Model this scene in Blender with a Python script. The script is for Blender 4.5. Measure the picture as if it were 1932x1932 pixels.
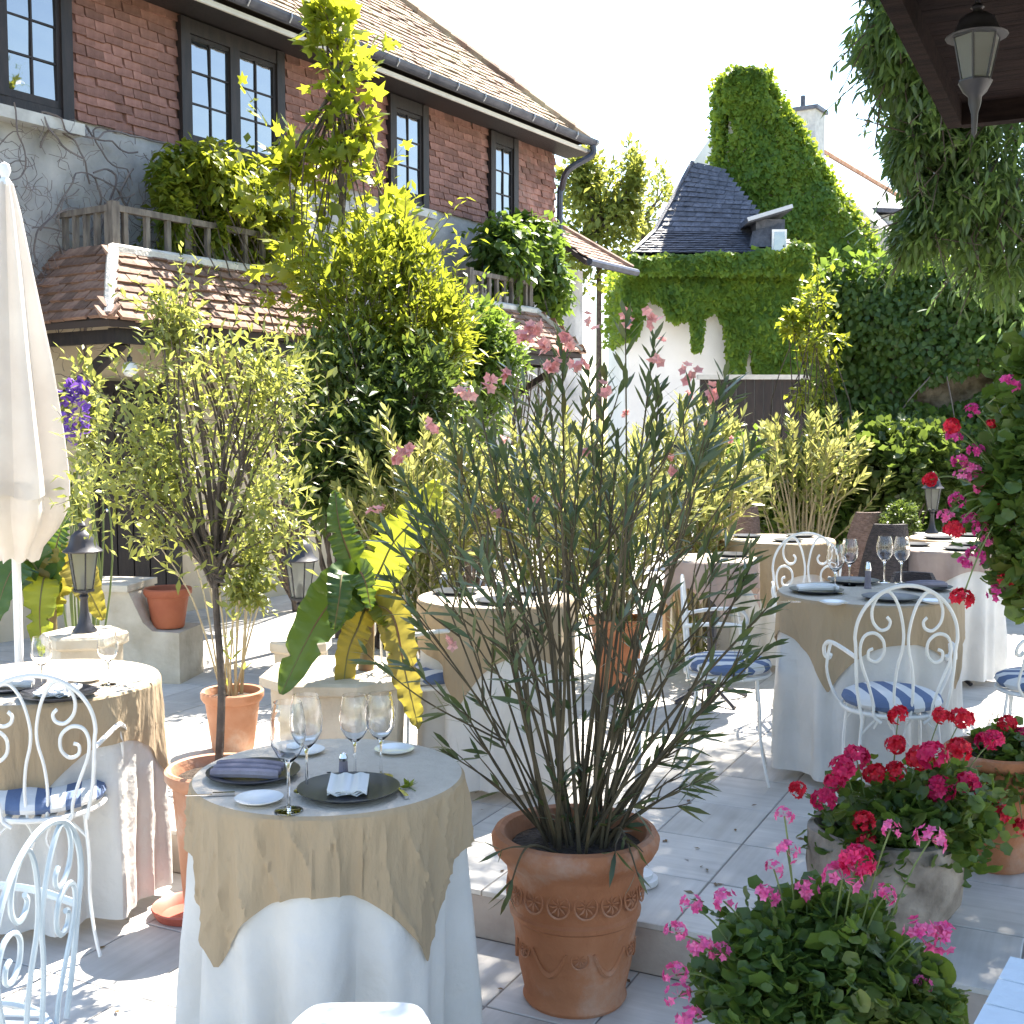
import bpy, math, random
import numpy as np
from mathutils import Vector, Matrix
random.seed(3); rng = np.random.default_rng(7)
for o in list(bpy.data.objects): bpy.data.objects.remove(o)
scene = bpy.context.scene
R = math.radians
# ------------------------------------------------------------------ camera
CAMH = 1.89; F = 2250.0; HU = 966.0; PITCH = math.atan((966-805)/F)
cd = bpy.data.cameras.new('camera'); cam = bpy.data.objects.new('camera', cd)
scene.collection.objects.link(cam); scene.camera = cam
cam.location = (0, 0, CAMH); cam.rotation_euler = (R(90)-PITCH, 0, 0)
cd.sensor_width = 36; cd.lens = 36*F/1932; cd.clip_start = 0.05; cd.clip_end = 800
# ------------------------------------------------------------------ sky and sun
SUN_AZ, SUN_EL = 31.0, 55.0            # azimuth clockwise from +Y
w = bpy.data.worlds.new('World'); scene.world = w; w.use_nodes = True
wn = w.node_tree.nodes; wl = w.node_tree.links
sky = wn.new('ShaderNodeTexSky'); sky.sky_type = 'NISHITA'; sky.sun_disc = False
sky.sun_elevation = R(SUN_EL); sky.sun_rotation = R(SUN_AZ)
sky.air_density = 1.2; sky.dust_density = 0.7; sky.ozone_density = 1.0
bg = wn['Background']; bg.inputs['Strength'].default_value = 0.1
wl.new(sky.outputs[0], bg.inputs[0])
sd = bpy.data.lights.new('sun', 'SUN'); so = bpy.data.objects.new('sun', sd); scene.collection.objects.link(so)
sd.energy = 5.0; sd.angle = R(0.5); sd.color = (1.0, 0.93, 0.82)
sdir = Vector((math.sin(R(SUN_AZ))*math.cos(R(SUN_EL)), math.cos(R(SUN_AZ))*math.cos(R(SUN_EL)), math.sin(R(SUN_EL))))
so.rotation_euler = sdir.to_track_quat('Z', 'Y').to_euler(); so.location = (6, 10, 12)
vs = scene.view_settings; vs.view_transform = 'Standard'; vs.look = 'None'; vs.gamma = 1; vs.use_curve_mapping = False
vs.exposure = 2.2
scene.render.engine = 'CYCLES'
scene.render.resolution_x = scene.render.resolution_y = 1024
cy = scene.cycles; cy.max_bounces = 8; cy.transparent_max_bounces = 8; cy.transmission_bounces = 8; cy.caustics_reflective = False; cy.caustics_refractive = False
# ------------------------------------------------------------------ pixel helpers (1932-wide reading of the photograph)
def ray(u, v):
    dx = (u-HU)/F; dy = (HU-v)/F
    return Vector((dx, math.cos(PITCH)+dy*math.sin(PITCH), -math.sin(PITCH)+dy*math.cos(PITCH)))
def at(u, v, Y):
    d = ray(u, v); return Vector((0, 0, CAMH)) + d*(Y/d.y)
def onz(u, v, z):
    d = ray(u, v); return Vector((0, 0, CAMH)) + d*((z-CAMH)/d.z)
C = scene.collection
# ------------------------------------------------------------------ object helpers
def tag(o, label=None, cat=None, group=None, kind=None):
    if label: o['label'] = label
    if cat: o['category'] = cat
    if group: o['group'] = group
    if kind: o['kind'] = kind
    return o
def root(name, label, cat, loc, rz=0, group=None):
    o = bpy.data.objects.new(name, None); C.objects.link(o); o.location = loc; o.rotation_euler = (0, 0, rz)
    o.empty_display_size = 0.1
    return tag(o, label, cat, group)
def linkmesh(name, me, parent=None, loc=(0, 0, 0), rot=(0, 0, 0), scale=(1, 1, 1)):
    o = bpy.data.objects.new(name, me); C.objects.link(o); o.parent = parent
    o.location = loc; o.rotation_euler = rot; o.scale = scale
    return o
def copy_tree(o, parent=None):
    c = o.copy(); C.objects.link(c); c.parent = parent
    for ch in list(o.children): copy_tree(ch, c)
    return c
def npmesh(name, V, T, m, smooth=False):
    V = np.asarray(V, dtype=np.float32); T = np.asarray(T, dtype=np.int32)
    me = bpy.data.meshes.new(name); n = len(T)
    me.vertices.add(len(V)); me.vertices.foreach_set('co', V.ravel())
    me.loops.add(n*3); me.loops.foreach_set('vertex_index', T.ravel())
    me.polygons.add(n); me.polygons.foreach_set('loop_start', np.arange(0, n*3, 3, dtype=np.int32))
    me.update(calc_edges=True)
    if smooth: me.polygons.foreach_set('use_smooth', np.ones(n, dtype=bool))
    me.materials.append(m); return me
def smooth_path(pts, n=6):
    P = [Vector(p) for p in pts]; out = []
    for i in range(len(P)-1):
        p0 = P[max(i-1, 0)]; p1 = P[i]; p2 = P[i+1]; p3 = P[min(i+2, len(P)-1)]
        for k in range(n):
            t = k/n
            out.append(0.5*((2*p1)+(-p0+p2)*t+(2*p0-5*p1+4*p2-p3)*t*t+(-p0+3*p1-3*p2+p3)*t**3))
    out.append(P[-1]); return out
class MB:
    def __init__(s): s.v = []; s.f = []; s.mi = []; s.cur = 0
    def add(s, vs_, fs):
        b = len(s.v); s.v += [tuple(v) for v in vs_]; s.f += [tuple(i+b for i in f) for f in fs]; s.mi += [s.cur]*len(fs); return s
    def box(s, x0, x1, y0, y1, z0, z1):
        return s.add([(x0,y0,z0),(x1,y0,z0),(x1,y1,z0),(x0,y1,z0),(x0,y0,z1),(x1,y0,z1),(x1,y1,z1),(x0,y1,z1)],
                     [(0,3,2,1),(4,5,6,7),(0,1,5,4),(1,2,6,5),(2,3,7,6),(3,0,4,7)])
    def hexa(s, p):      # 8 points: bottom ring 0-3, top ring 4-7
        return s.add(p, [(0,3,2,1),(4,5,6,7),(0,1,5,4),(1,2,6,5),(2,3,7,6),(3,0,4,7)])
    def beam(s, a, b, wd, ht, up=(0, 0, 1)):
        a = Vector(a); b = Vector(b); d = (b-a).normalized(); up = Vector(up)
        sx = d.cross(up)
        if sx.length < 1e-4: sx = d.cross(Vector((0, 1, 0)))
        sx.normalize(); uy = sx.cross(d).normalized(); sx = sx*wd/2; uy = uy*ht/2
        return s.hexa([a-sx-uy, a+sx-uy, b+sx-uy, b-sx-uy, a-sx+uy, a+sx+uy, b+sx+uy, b-sx+uy])
    def tube(s, pts, r, n=6):
        P = [Vector(p) for p in pts]; m = len(P)
        rr = list(r) if hasattr(r, '__len__') else [r]*m
        T = [(P[min(i+1, m-1)]-P[max(i-1, 0)]).normalized() for i in range(m)]
        nrm = T[0].orthogonal().normalized(); vs_ = []
        for i in range(m):
            nrm = (nrm - T[i]*nrm.dot(T[i]))
            if nrm.length < 1e-6: nrm = T[i].orthogonal()
            nrm.normalize(); bi = T[i].cross(nrm)
            for k in range(n):
                a = 2*math.pi*k/n
                vs_.append(P[i]+(nrm*math.cos(a)+bi*math.sin(a))*rr[i])
        fs = []
        for i in range(m-1):
            for k in range(n):
                fs.append((i*n+k, i*n+(k+1) % n, (i+1)*n+(k+1) % n, (i+1)*n+k))
        fs.append(tuple(range(n))[::-1]); fs.append(tuple((m-1)*n+k for k in range(n)))
        return s.add(vs_, fs)
    def lathe(s, prof, n=24, c=(0, 0, 0), wob=0.0, ph=0.0):
        vs_ = []; m = len(prof)
        for i, (r, z) in enumerate(prof):
            for k in range(n):
                a = 2*math.pi*k/n+ph
                q = r*(1+wob*math.sin(3*a+i*.7)+wob*.6*math.sin(7*a+i*1.9))
                vs_.append((c[0]+q*math.cos(a), c[1]+q*math.sin(a), c[2]+z))
        fs = [(i*n+k, i*n+(k+1) % n, (i+1)*n+(k+1) % n, (i+1)*n+k) for i in range(m-1) for k in range(n)]
        if prof[0][0] > 1e-5: fs.append(tuple(range(n))[::-1])
        if prof[-1][0] > 1e-5: fs.append(tuple((m-1)*n+k for k in range(n)))
        return s.add(vs_, fs)
    def prism(s, poly, y0, y1):   # polygon in x,z extruded along y
        n = len(poly)
        vs_ = [(x, y0, z) for x, z in poly]+[(x, y1, z) for x, z in poly]
        fs = [tuple(range(n)), tuple(range(n, 2*n))[::-1]]+[(i, i+n, (i+1) % n+n, (i+1) % n) for i in range(n)]
        return s.add(vs_, fs)
    def mesh(s, name, m, smooth=False):
        me = bpy.data.meshes.new(name); me.from_pydata(s.v, [], s.f)
        for q in (m if isinstance(m, (list, tuple)) else [m]): me.materials.append(q)
        if any(s.mi): me.polygons.foreach_set('material_index', s.mi)
        if smooth:
            me.polygons.foreach_set('use_smooth', [True]*len(me.polygons))
            try: me.set_sharp_from_angle(angle=R(40))
            except Exception: pass
        me.update(); return me
    def build(s, name, m, parent=None, loc=(0, 0, 0), rot=(0, 0, 0), smooth=False):
        return linkmesh(name, s.mesh(name, m, smooth), parent, loc, rot)
# ------------------------------------------------------------------ materials
def _base(name):
    m = bpy.data.materials.new(name); m.use_nodes = True
    nt = m.node_tree; return m, nt.nodes, nt.links, nt.nodes['Principled BSDF']
def mat(name, c1, c2=None, rough=.6, scale=6, bump=0, bscale=40, metal=0, spec=.5, stretch=(1, 1, 1), objrand=0.0, trans=0, detail=6, lo=.35, hi=.65, bloom=None):
    m, n, l, p = _base(name); c2 = c2 or c1
    tc = n.new('ShaderNodeTexCoord'); mp = n.new('ShaderNodeMapping'); mp.inputs['Scale'].default_value = stretch
    l.new(tc.outputs['Object'], mp.inputs[0])
    nz = n.new('ShaderNodeTexNoise'); nz.inputs['Scale'].default_value = scale; nz.inputs['Detail'].default_value = detail; l.new(mp.outputs[0], nz.inputs['Vector'])
    rp = n.new('ShaderNodeValToRGB'); rp.color_ramp.elements[0].position = lo; rp.color_ramp.elements[1].position = hi
    rp.color_ramp.elements[0].color = (*c1, 1); rp.color_ramp.elements[1].color = (*c2, 1)
    l.new(nz.outputs['Fac'], rp.inputs[0]); col = rp.outputs[0]
    if bloom:
        nb = n.new('ShaderNodeTexNoise'); nb.inputs['Scale'].default_value = bloom[1]; nb.inputs['Detail'].default_value = 9; nb.inputs['Roughness'].default_value = .65; l.new(tc.outputs['Object'], nb.inputs['Vector'])
        mb_ = n.new('ShaderNodeMapRange'); mb_.inputs[1].default_value = .52; mb_.inputs[2].default_value = .72; mb_.inputs[4].default_value = bloom[2]; l.new(nb.outputs['Fac'], mb_.inputs[0])
        mc = n.new('ShaderNodeMix'); mc.data_type = 'RGBA'; l.new(mb_.outputs[0], mc.inputs[0]); l.new(col, mc.inputs[6]); mc.inputs[7].default_value = (*bloom[0], 1); col = mc.outputs[2]
    if objrand:
        oi = n.new('ShaderNodeObjectInfo'); ge = n.new('ShaderNodeNewGeometry')
        ad = n.new('ShaderNodeMath'); ad.operation = 'ADD'; l.new(oi.outputs['Random'], ad.inputs[0]); l.new(ge.outputs['Random Per Island'], ad.inputs[1])
        fr = n.new('ShaderNodeMath'); fr.operation = 'FRACT'; l.new(ad.outputs[0], fr.inputs[0])
        mr = n.new('ShaderNodeMapRange'); mr.inputs[3].default_value = 1-objrand; mr.inputs[4].default_value = 1+objrand; l.new(fr.outputs[0], mr.inputs[0])
        mx = n.new('ShaderNodeVectorMath'); mx.operation = 'SCALE'; l.new(col, mx.inputs[0]); l.new(mr.outputs[0], mx.inputs['Scale']); col = mx.outputs[0]
    l.new(col, p.inputs['Base Color']); p.inputs['Roughness'].default_value = rough; p.inputs['Metallic'].default_value = metal
    p.inputs['Specular IOR Level'].default_value = spec
    if bump:
        n2 = n.new('ShaderNodeTexNoise'); n2.inputs['Scale'].default_value = bscale; n2.inputs['Detail'].default_value = 5; l.new(mp.outputs[0], n2.inputs['Vector'])
        bp = n.new('ShaderNodeBump'); bp.inputs['Strength'].default_value = bump; bp.inputs['Distance'].default_value = .02; l.new(n2.outputs['Fac'], bp.inputs['Height']); l.new(bp.outputs[0], p.inputs['Normal'])
    if trans:
        out = n['Material Output']; t = n.new('ShaderNodeBsdfTranslucent'); l.new(col, t.inputs[0]); ms = n.new('ShaderNodeMixShader'); ms.inputs[0].default_value = trans
        l.new(p.outputs[0], ms.inputs[1]); l.new(t.outputs[0], ms.inputs[2]); l.new(ms.outputs[0], out.inputs[0])
    return m
def leafmat(name, cols, tcol, trans=.5, rough=.42, spec=.5):
    m, n, l, p = _base(name)
    oi = n.new('ShaderNodeObjectInfo'); ge = n.new('ShaderNodeNewGeometry')
    ad = n.new('ShaderNodeMath'); ad.operation = 'ADD'; l.new(oi.outputs['Random'], ad.inputs[0]); l.new(ge.outputs['Random Per Island'], ad.inputs[1])
    fr = n.new('ShaderNodeMath'); fr.operation = 'FRACT'; l.new(ad.outputs[0], fr.inputs[0])
    rp = n.new('ShaderNodeValToRGB'); e = rp.color_ramp.elements
    e[0].position = 0; e[0].color = (*cols[0], 1); e[1].position = 1; e[1].color = (*cols[-1], 1)
    for i, c in enumerate(cols[1:-1]):
        x = e.new((i+1)/(len(cols)-1)); x.color = (*c, 1)
    tc = n.new('ShaderNodeTexCoord'); nz = n.new('ShaderNodeTexNoise'); nz.inputs['Scale'].default_value = 2.3; nz.inputs['Detail'].default_value = 3; l.new(tc.outputs['Object'], nz.inputs['Vector'])
    mr = n.new('ShaderNodeMapRange'); mr.inputs[1].default_value = .32; mr.inputs[2].default_value = .68; mr.inputs[3].default_value = 0; mr.inputs[4].default_value = .5; l.new(nz.outputs['Fac'], mr.inputs[0])
    ma = n.new('ShaderNodeMath'); ma.operation = 'MULTIPLY_ADD'; ma.inputs[1].default_value = .5; l.new(fr.outputs[0], ma.inputs[0]); l.new(mr.outputs[0], ma.inputs[2])
    l.new(ma.outputs[0], rp.inputs[0]); l.new(rp.outputs[0], p.inputs['Base Color'])
    p.inputs['Roughness'].default_value = rough; p.inputs['Specular IOR Level'].default_value = spec
    t = n.new('ShaderNodeBsdfTranslucent')
    mx = n.new('ShaderNodeMix'); mx.data_type = 'RGBA'; mx.inputs[0].default_value = .6
    l.new(rp.outputs[0], mx.inputs[6]); mx.inputs[7].default_value = (*tcol, 1); l.new(mx.outputs[2], t.inputs[0])
    ms = n.new('ShaderNodeMixShader'); ms.inputs[0].default_value = trans
    l.new(p.outputs[0], ms.inputs[1]); l.new(t.outputs[0], ms.inputs[2]); l.new(ms.outputs[0], n['Material Output'].inputs[0])
    return m
M = {}
M['tile_floor'] = None
def floor_tile_mat():
    m, n, l, p = _base('floor_tile')
    tc = n.new('ShaderNodeTexCoord'); oi = n.new('ShaderNodeObjectInfo')
    # fine parallel grooves, direction differs from tile to tile
    st = n.new('ShaderNodeMath'); st.operation = 'GREATER_THAN'; st.inputs[1].default_value = .5; l.new(oi.outputs['Random'], st.inputs[0])
    an = n.new('ShaderNodeMath'); an.operation = 'MULTIPLY'; an.inputs[1].default_value = math.pi/2; l.new(st.outputs[0], an.inputs[0])
    vr = n.new('ShaderNodeVectorRotate'); vr.rotation_type = 'Z_AXIS'; l.new(tc.outputs['Object'], vr.inputs[0]); l.new(an.outputs[0], vr.inputs['Angle'])
    sc = n.new('ShaderNodeVectorMath'); sc.operation = 'ADD'; l.new(vr.outputs[0], sc.inputs[0]); l.new(oi.outputs['Random'], sc.inputs[1])
    mp = n.new('ShaderNodeMapping'); mp.inputs['Scale'].default_value = (38, 2.2, 1); l.new(sc.outputs[0], mp.inputs[0])
    nz = n.new('ShaderNodeTexNoise'); nz.inputs['Scale'].default_value = 1; nz.inputs['Detail'].default_value = 3; l.new(mp.outputs[0], nz.inputs['Vector'])
    n2 = n.new('ShaderNodeTexNoise'); n2.inputs['Scale'].default_value = 5; n2.inputs['Detail'].default_value = 6; l.new(sc.outputs[0], n2.inputs['Vector'])
    rp = n.new('ShaderNodeValToRGB'); rp.color_ramp.elements[0].position = .3; rp.color_ramp.elements[1].position = .62
    rp.color_ramp.elements[0].color = (.49, .465, .43, 1); rp.color_ramp.elements[1].color = (.57, .545, .51, 1); l.new(nz.outputs['Fac'], rp.inputs[0])
    r2 = n.new('ShaderNodeMapRange'); r2.inputs[1].default_value = .3; r2.inputs[2].default_value = .7; r2.inputs[3].default_value = .82; r2.inputs[4].default_value = 1.1; l.new(n2.outputs['Fac'], r2.inputs[0])
    r3 = n.new('ShaderNodeMapRange'); r3.inputs[3].default_value = .9; r3.inputs[4].default_value = 1.08; l.new(oi.outputs['Random'], r3.inputs[0])
    mm = n.new('ShaderNodeMath'); mm.operation = 'MULTIPLY'; l.new(r2.outputs[0], mm.inputs[0]); l.new(r3.outputs[0], mm.inputs[1])
    mx = n.new('ShaderNodeVectorMath'); mx.operation = 'SCALE'; l.new(rp.outputs[0], mx.inputs[0]); l.new(mm.outputs[0], mx.inputs['Scale'])
    l.new(mx.outputs[0], p.inputs['Base Color']); p.inputs['Roughness'].default_value = .5
    bp = n.new('ShaderNodeBump'); bp.inputs['Strength'].default_value = .25; bp.inputs['Distance'].default_value = .004; l.new(nz.outputs['Fac'], bp.inputs['Height']); l.new(bp.outputs[0], p.inputs['Normal'])
    return m
M['tile_floor'] = floor_tile_mat()
M['grout'] = mat('grout', (.24, .22, .20), (.34, .31, .28), rough=.9)
M['ground'] = mat('ground', (.20, .17, .12), (.10, .12, .05), rough=.95, scale=2, bump=.4)
M['riser'] = mat('riser', (.34, .28, .24), (.46, .40, .35), rough=.8, scale=5, bump=.2)
M['render'] = mat('old_render', (.26, .26, .262), (.50, .49, .48), rough=.9, scale=2.2, bump=.8, bscale=14, detail=9, bloom=((.18, .16, .145), 1.3, .55))
M['bounce_lit_wall'] = mat('bounce_lit_wall', (.50, .42, .30), (.62, .54, .42), rough=.9, scale=2, bump=.3, bscale=12)  # cream tone stands for warm light reflected onto the wall
M['white_wall'] = mat('white_wall', (.66, .64, .61), (.76, .74, .71), rough=.9, scale=1.2, bump=.2)
M['clay_wall'] = mat('clay_wall_tile', (.20, .095, .075), (.32, .165, .135), rough=.85, scale=9, bump=.4, bscale=30, objrand=.28, bloom=((.30, .25, .22), 2.5, .45))
M['clay_roof'] = mat('clay_roof_tile', (.16, .085, .06), (.34, .22, .16), rough=.85, scale=7, bump=.4, bscale=30, objrand=.35)
M['roof_moss'] = mat('mossy_roof_tile', (.20, .12, .085), (.36, .29, .19), rough=.9, scale=3, bump=.4, bscale=20, objrand=.4)
M['mortar'] = mat('lime_mortar', (.52, .48, .43), (.68, .65, .6), rough=.9, scale=8, bump=.5)
M['under'] = mat('dark_batten', (.05, .035, .03), rough=.9)
M['timber'] = mat('dark_timber', (.010, .008, .010), (.026, .018, .018), rough=.6, scale=5, stretch=(6, 6, 1), bump=.2)
M['old_timber'] = mat('weathered_timber', (.10, .085, .075), (.22, .19, .165), rough=.85, scale=6, stretch=(4, 4, 1), bump=.3)
M['slate'] = mat('slate', (.045, .05, .068), (.09, .095, .12), rough=.55, scale=14, bump=.4, bscale=60, objrand=.25)
M['glare_slate'] = mat('glare_slate', (.34, .32, .31), (.46, .44, .43), rough=.5, scale=6, bump=.2, bscale=30)  # slate made pale; sun glare on the roof put into its colour
M['gutter'] = mat('gutter_zinc', (.045, .05, .075), (.08, .085, .11), rough=.45, metal=.3, scale=8)
M['zinc_light'] = mat('zinc_light', (.45, .45, .47), rough=.4, metal=.4)
M['fascia'] = mat('fascia_paint', (.60, .58, .55), (.68, .66, .63), rough=.7)
M['sill'] = mat('stone_sill', (.44, .43, .41), (.56, .55, .52), rough=.85, scale=9, bump=.3)
M['stone'] = mat('limestone', (.42, .36, .27), (.58, .52, .42), rough=.85, scale=5, bump=.4, bscale=25)
M['soffit'] = mat('soffit_timber', (.009, .006, .007), (.022, .014, .013), rough=.95, spec=.1, scale=5, stretch=(1, 6, 6), bump=.3)
M['rough_stone'] = mat('rough_stone', (.11, .085, .065), (.36, .30, .245), rough=.95, scale=9, bump=1, bscale=18, detail=10)
M['terracotta'] = mat('terracotta', (.29, .10, .036), (.43, .19, .095), rough=.8, scale=4, bump=.3, bscale=35, detail=10, lo=.3, hi=.72, bloom=((.46, .36, .29), 4.5, .6))
M['terra_pale'] = mat('terracotta_pale', (.44, .20, .11), (.56, .31, .2), rough=.8, scale=5, bump=.25, bloom=((.6, .52, .45), 5, .6))
M['terra_red'] = mat('terracotta_red', (.34, .09, .04), (.42, .13, .06), rough=.7, scale=5, bump=.2)
M['saucer'] = mat('saucer_red', (.35, .07, .045), (.45, .11, .07), rough=.5, scale=5)
M['soil'] = mat('soil', (.03, .02, .015), (.07, .05, .035), rough=1, scale=30, bump=1, bscale=60)
M['white_iron'] = mat('white_iron', (.68, .67, .64), (.78, .77, .75), rough=.45, scale=12)
M['shaded_iron'] = mat('shaded_iron', (.36, .42, .46), (.46, .52, .56), rough=.4, scale=12)  # white chair iron in shade; the shade is put into this colour
M['black_iron'] = mat('black_iron', (.02, .02, .028), (.035, .035, .045), rough=.45, scale=8)
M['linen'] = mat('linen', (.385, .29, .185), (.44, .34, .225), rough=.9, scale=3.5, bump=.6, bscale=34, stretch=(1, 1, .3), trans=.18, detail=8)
M['linen_lit'] = mat('linen_lit_top', (.52, .445, .355), (.56, .485, .39), rough=.9, scale=25, bump=.35, bscale=70)  # paler copy of the linen; light falling on cloth tops put into colour
M['mauve'] = mat('mauve_cloth', (.33, .25, .22), (.43, .34, .30), rough=.85, scale=4, bump=.4, bscale=16, trans=.15)
M['white_cloth'] = mat('white_cloth', (.62, .61, .59), (.70, .69, .67), rough=.9, scale=4, bump=.6, bscale=14, trans=.2)
M['parasol'] = mat('parasol_canvas', (.66, .61, .56), (.76, .72, .67), rough=.85, scale=4, bump=.2, trans=.45)
M['white_paint'] = mat('white_paint', (.70, .70, .70), (.78, .78, .78), rough=.5)
M['blue_white'] = mat('blue_white_paint', (.55, .61, .66), (.68, .73, .77), rough=.55, scale=5, bump=.2)
M['plate_black'] = mat('plate_black', (.018, .02, .03), (.03, .033, .045), rough=.34, spec=.4)
M['china'] = mat('china', (.74, .74, .74), rough=.15)
M['steel'] = mat('steel', (.6, .6, .62), rough=.2, metal=1)
M['napkin_dark'] = mat('napkin_dark', (.15, .13, .16), (.30, .27, .31), rough=.9, bump=.3)
M['wicker'] = mat('wicker', (.13, .085, .075), (.24, .17, .15), rough=.7, scale=30, bump=1, bscale=60, stretch=(1, 1, 3))
M['wicker_dark'] = mat('wicker_dark', (.035, .028, .03), (.07, .055, .055), rough=.7, scale=30, bump=1, bscale=60, stretch=(1, 1, 3))
M['tan'] = mat('tan_fabric', (.38, .24, .15), (.46, .31, .2), rough=.85, scale=6, bump=.3)
M['bark'] = mat('bark', (.06, .045, .035), (.13, .10, .08), rough=.9, scale=12, bump=.7, bscale=30)
M['stem_red'] = mat('oleander_stem', (.055, .04, .022), (.10, .075, .035), rough=.75, scale=15)
M['stem_pale'] = mat('pale_stem', (.32, .26, .17), (.42, .36, .22), rough=.8, scale=15)
M['stem_green'] = mat('green_stem', (.10, .14, .04), (.16, .2, .06), rough=.6, scale=15)
M['banana_stem'] = mat('banana_stem', (.16, .16, .05), (.18, .08, .04), rough=.6, scale=7, stretch=(1, 1, .4))
M['vine'] = mat('dry_vine', (.12, .10, .10), (.2, .17, .16), rough=.95)
M['purple'] = mat('purple_petal', (.18, .08, .42), (.26, .12, .5), rough=.6, trans=.3)
M['red_petal'] = mat('red_petal', (.62, .008, .025), (.75, .02, .06), rough=.55, scale=20, trans=.35, objrand=.2)
M['crimson_petal'] = mat('crimson_petal', (.65, .012, .10), (.75, .03, .16), rough=.55, scale=20, trans=.35, objrand=.2)
M['pink_petal'] = mat('pink_petal', (.72, .06, .27), (.80, .22, .42), rough=.55, scale=25, trans=.35, objrand=.2)
M['magenta_petal'] = mat('magenta_petal', (.62, .02, .20), (.74, .10, .36), rough=.55, scale=25, trans=.35, objrand=.25)
M['ol_petal'] = mat('oleander_petal', (.72, .30, .30), (.78, .46, .42), rough=.55, scale=15, trans=.4, objrand=.25)
M['white_globe'] = mat('white_globe', (.75, .75, .72), rough=.3)
M['curtain'] = mat('net_curtain', (.42, .45, .47), (.55, .58, .6), rough=.9, trans=.3)
M['dark_room'] = mat('dark_room', (.02, .02, .025), rough=.9)
def glass_mat(name, rough=0.0, ior=1.45, tint=(1, 1, 1)):
    m, n, l, p = _base(name); p.inputs['Transmission Weight'].default_value = 1; p.inputs['IOR'].default_value = ior
    p.inputs['Roughness'].default_value = rough; p.inputs['Base Color'].default_value = (*tint, 1); return m
M['glass'] = glass_mat('wine_glass')
def pane_mat():
    m, n, l, p = _base('window_pane'); p.inputs['Base Color'].default_value = (.02, .025, .03, 1); p.inputs['Roughness'].default_value = .03
    p.inputs['Specular IOR Level'].default_value = 1.0; p.inputs['IOR'].default_value = 2.2
    tc = n.new('ShaderNodeTexCoord'); nz = n.new('ShaderNodeTexNoise'); nz.inputs['Scale'].default_value = 3; l.new(tc.outputs['Object'], nz.inputs['Vector'])
    bp = n.new('ShaderNodeBump'); bp.inputs['Strength'].default_value = .08; bp.inputs['Distance'].default_value = .05; l.new(nz.outputs['Fac'], bp.inputs['Height']); l.new(bp.outputs[0], p.inputs['Normal'])
    return m
M['pane'] = pane_mat()
def lamp_pane():
    m, n, l, p = _base('lamp_pane'); p.inputs['Base Color'].default_value = (.75, .78, .76, 1); p.inputs['Roughness'].default_value = .35
    p.inputs['Transmission Weight'].default_value = .85; p.inputs['IOR'].default_value = 1.2; return m
M['lamp_pane'] = lamp_pane()
def stripe_mat():
    m, n, l, p = _base('striped_cushion'); tc = n.new('ShaderNodeTexCoord'); sp = n.new('ShaderNodeSeparateXYZ'); l.new(tc.outputs['Object'], sp.inputs[0])
    mu = n.new('ShaderNodeMath'); mu.operation = 'MULTIPLY'; mu.inputs[1].default_value = 1/.1; l.new(sp.outputs['X'], mu.inputs[0])
    ad = n.new('ShaderNodeMath'); ad.operation = 'ADD'; ad.inputs[1].default_value = 10.25; l.new(mu.outputs[0], ad.inputs[0])
    fr = n.new('ShaderNodeMath'); fr.operation = 'FRACT'; l.new(ad.outputs[0], fr.inputs[0])
    gt = n.new('ShaderNodeMath'); gt.operation = 'GREATER_THAN'; gt.inputs[1].default_value = .5; l.new(fr.outputs[0], gt.inputs[0])
    mx = n.new('ShaderNodeMix'); mx.data_type = 'RGBA'; l.new(gt.outputs[0], mx.inputs[0]); mx.inputs[6].default_value = (.10, .145, .26, 1); mx.inputs[7].default_value = (.66, .66, .66, 1)
    l.new(mx.outputs[2], p.inputs['Base Color']); p.inputs['Roughness'].default_value = .85
    nz = n.new('ShaderNodeTexNoise'); nz.inputs['Scale'].default_value = 25; bp = n.new('ShaderNodeBump'); bp.inputs['Strength'].default_value = .3; bp.inputs['Distance'].default_value = .01
    l.new(nz.outputs['Fac'], bp.inputs['Height']); l.new(bp.outputs[0], p.inputs['Normal']); return m
M['stripe'] = stripe_mat()
L = {}
L['olive'] = leafmat('leaf_olive', [(.09, .13, .04), (.15, .19, .06), (.22, .25, .09), (.30, .30, .15)], (.55, .55, .08), .5, .3)
L['bright'] = leafmat('leaf_bright', [(.06, .12, .02), (.11, .17, .025), (.18, .22, .035), (.25, .26, .05)], (.50, .52, .03), .55, .36)
L['maple'] = leafmat('leaf_maple', [(.06, .12, .02), (.11, .17, .02), (.18, .22, .025), (.26, .27, .04)], (.55, .56, .03), .58, .38)
L['dark'] = leafmat('leaf_dark', [(.035, .065, .02), (.06, .10, .025), (.09, .13, .035), (.12, .15, .05)], (.22, .30, .04), .4, .32)
L['ivy'] = leafmat('leaf_ivy', [(.035, .075, .02), (.06, .12, .03), (.09, .155, .035), (.12, .18, .05)], (.30, .42, .04), .45, .42)
L['ivy_tower'] = leafmat('leaf_ivy_tower', [(.05, .115, .026), (.085, .17, .032), (.135, .235, .04), (.21, .29, .05)], (.5, .58, .04), .5, .5, .35)
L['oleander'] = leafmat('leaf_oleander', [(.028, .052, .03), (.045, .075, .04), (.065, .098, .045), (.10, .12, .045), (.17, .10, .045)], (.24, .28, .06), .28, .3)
L['oleander_lit'] = leafmat('leaf_oleander_lit', [(.09, .14, .04), (.15, .20, .06), (.24, .26, .09), (.34, .30, .14)], (.58, .54, .15), .48, .32)  # sunlit copy of the oleander leaf; sunlight put into the paler colours
L['creeper'] = leafmat('leaf_creeper', [(.035, .075, .035), (.055, .105, .045), (.085, .14, .05), (.12, .16, .06)], (.26, .40, .08), .48, .32)
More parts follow.
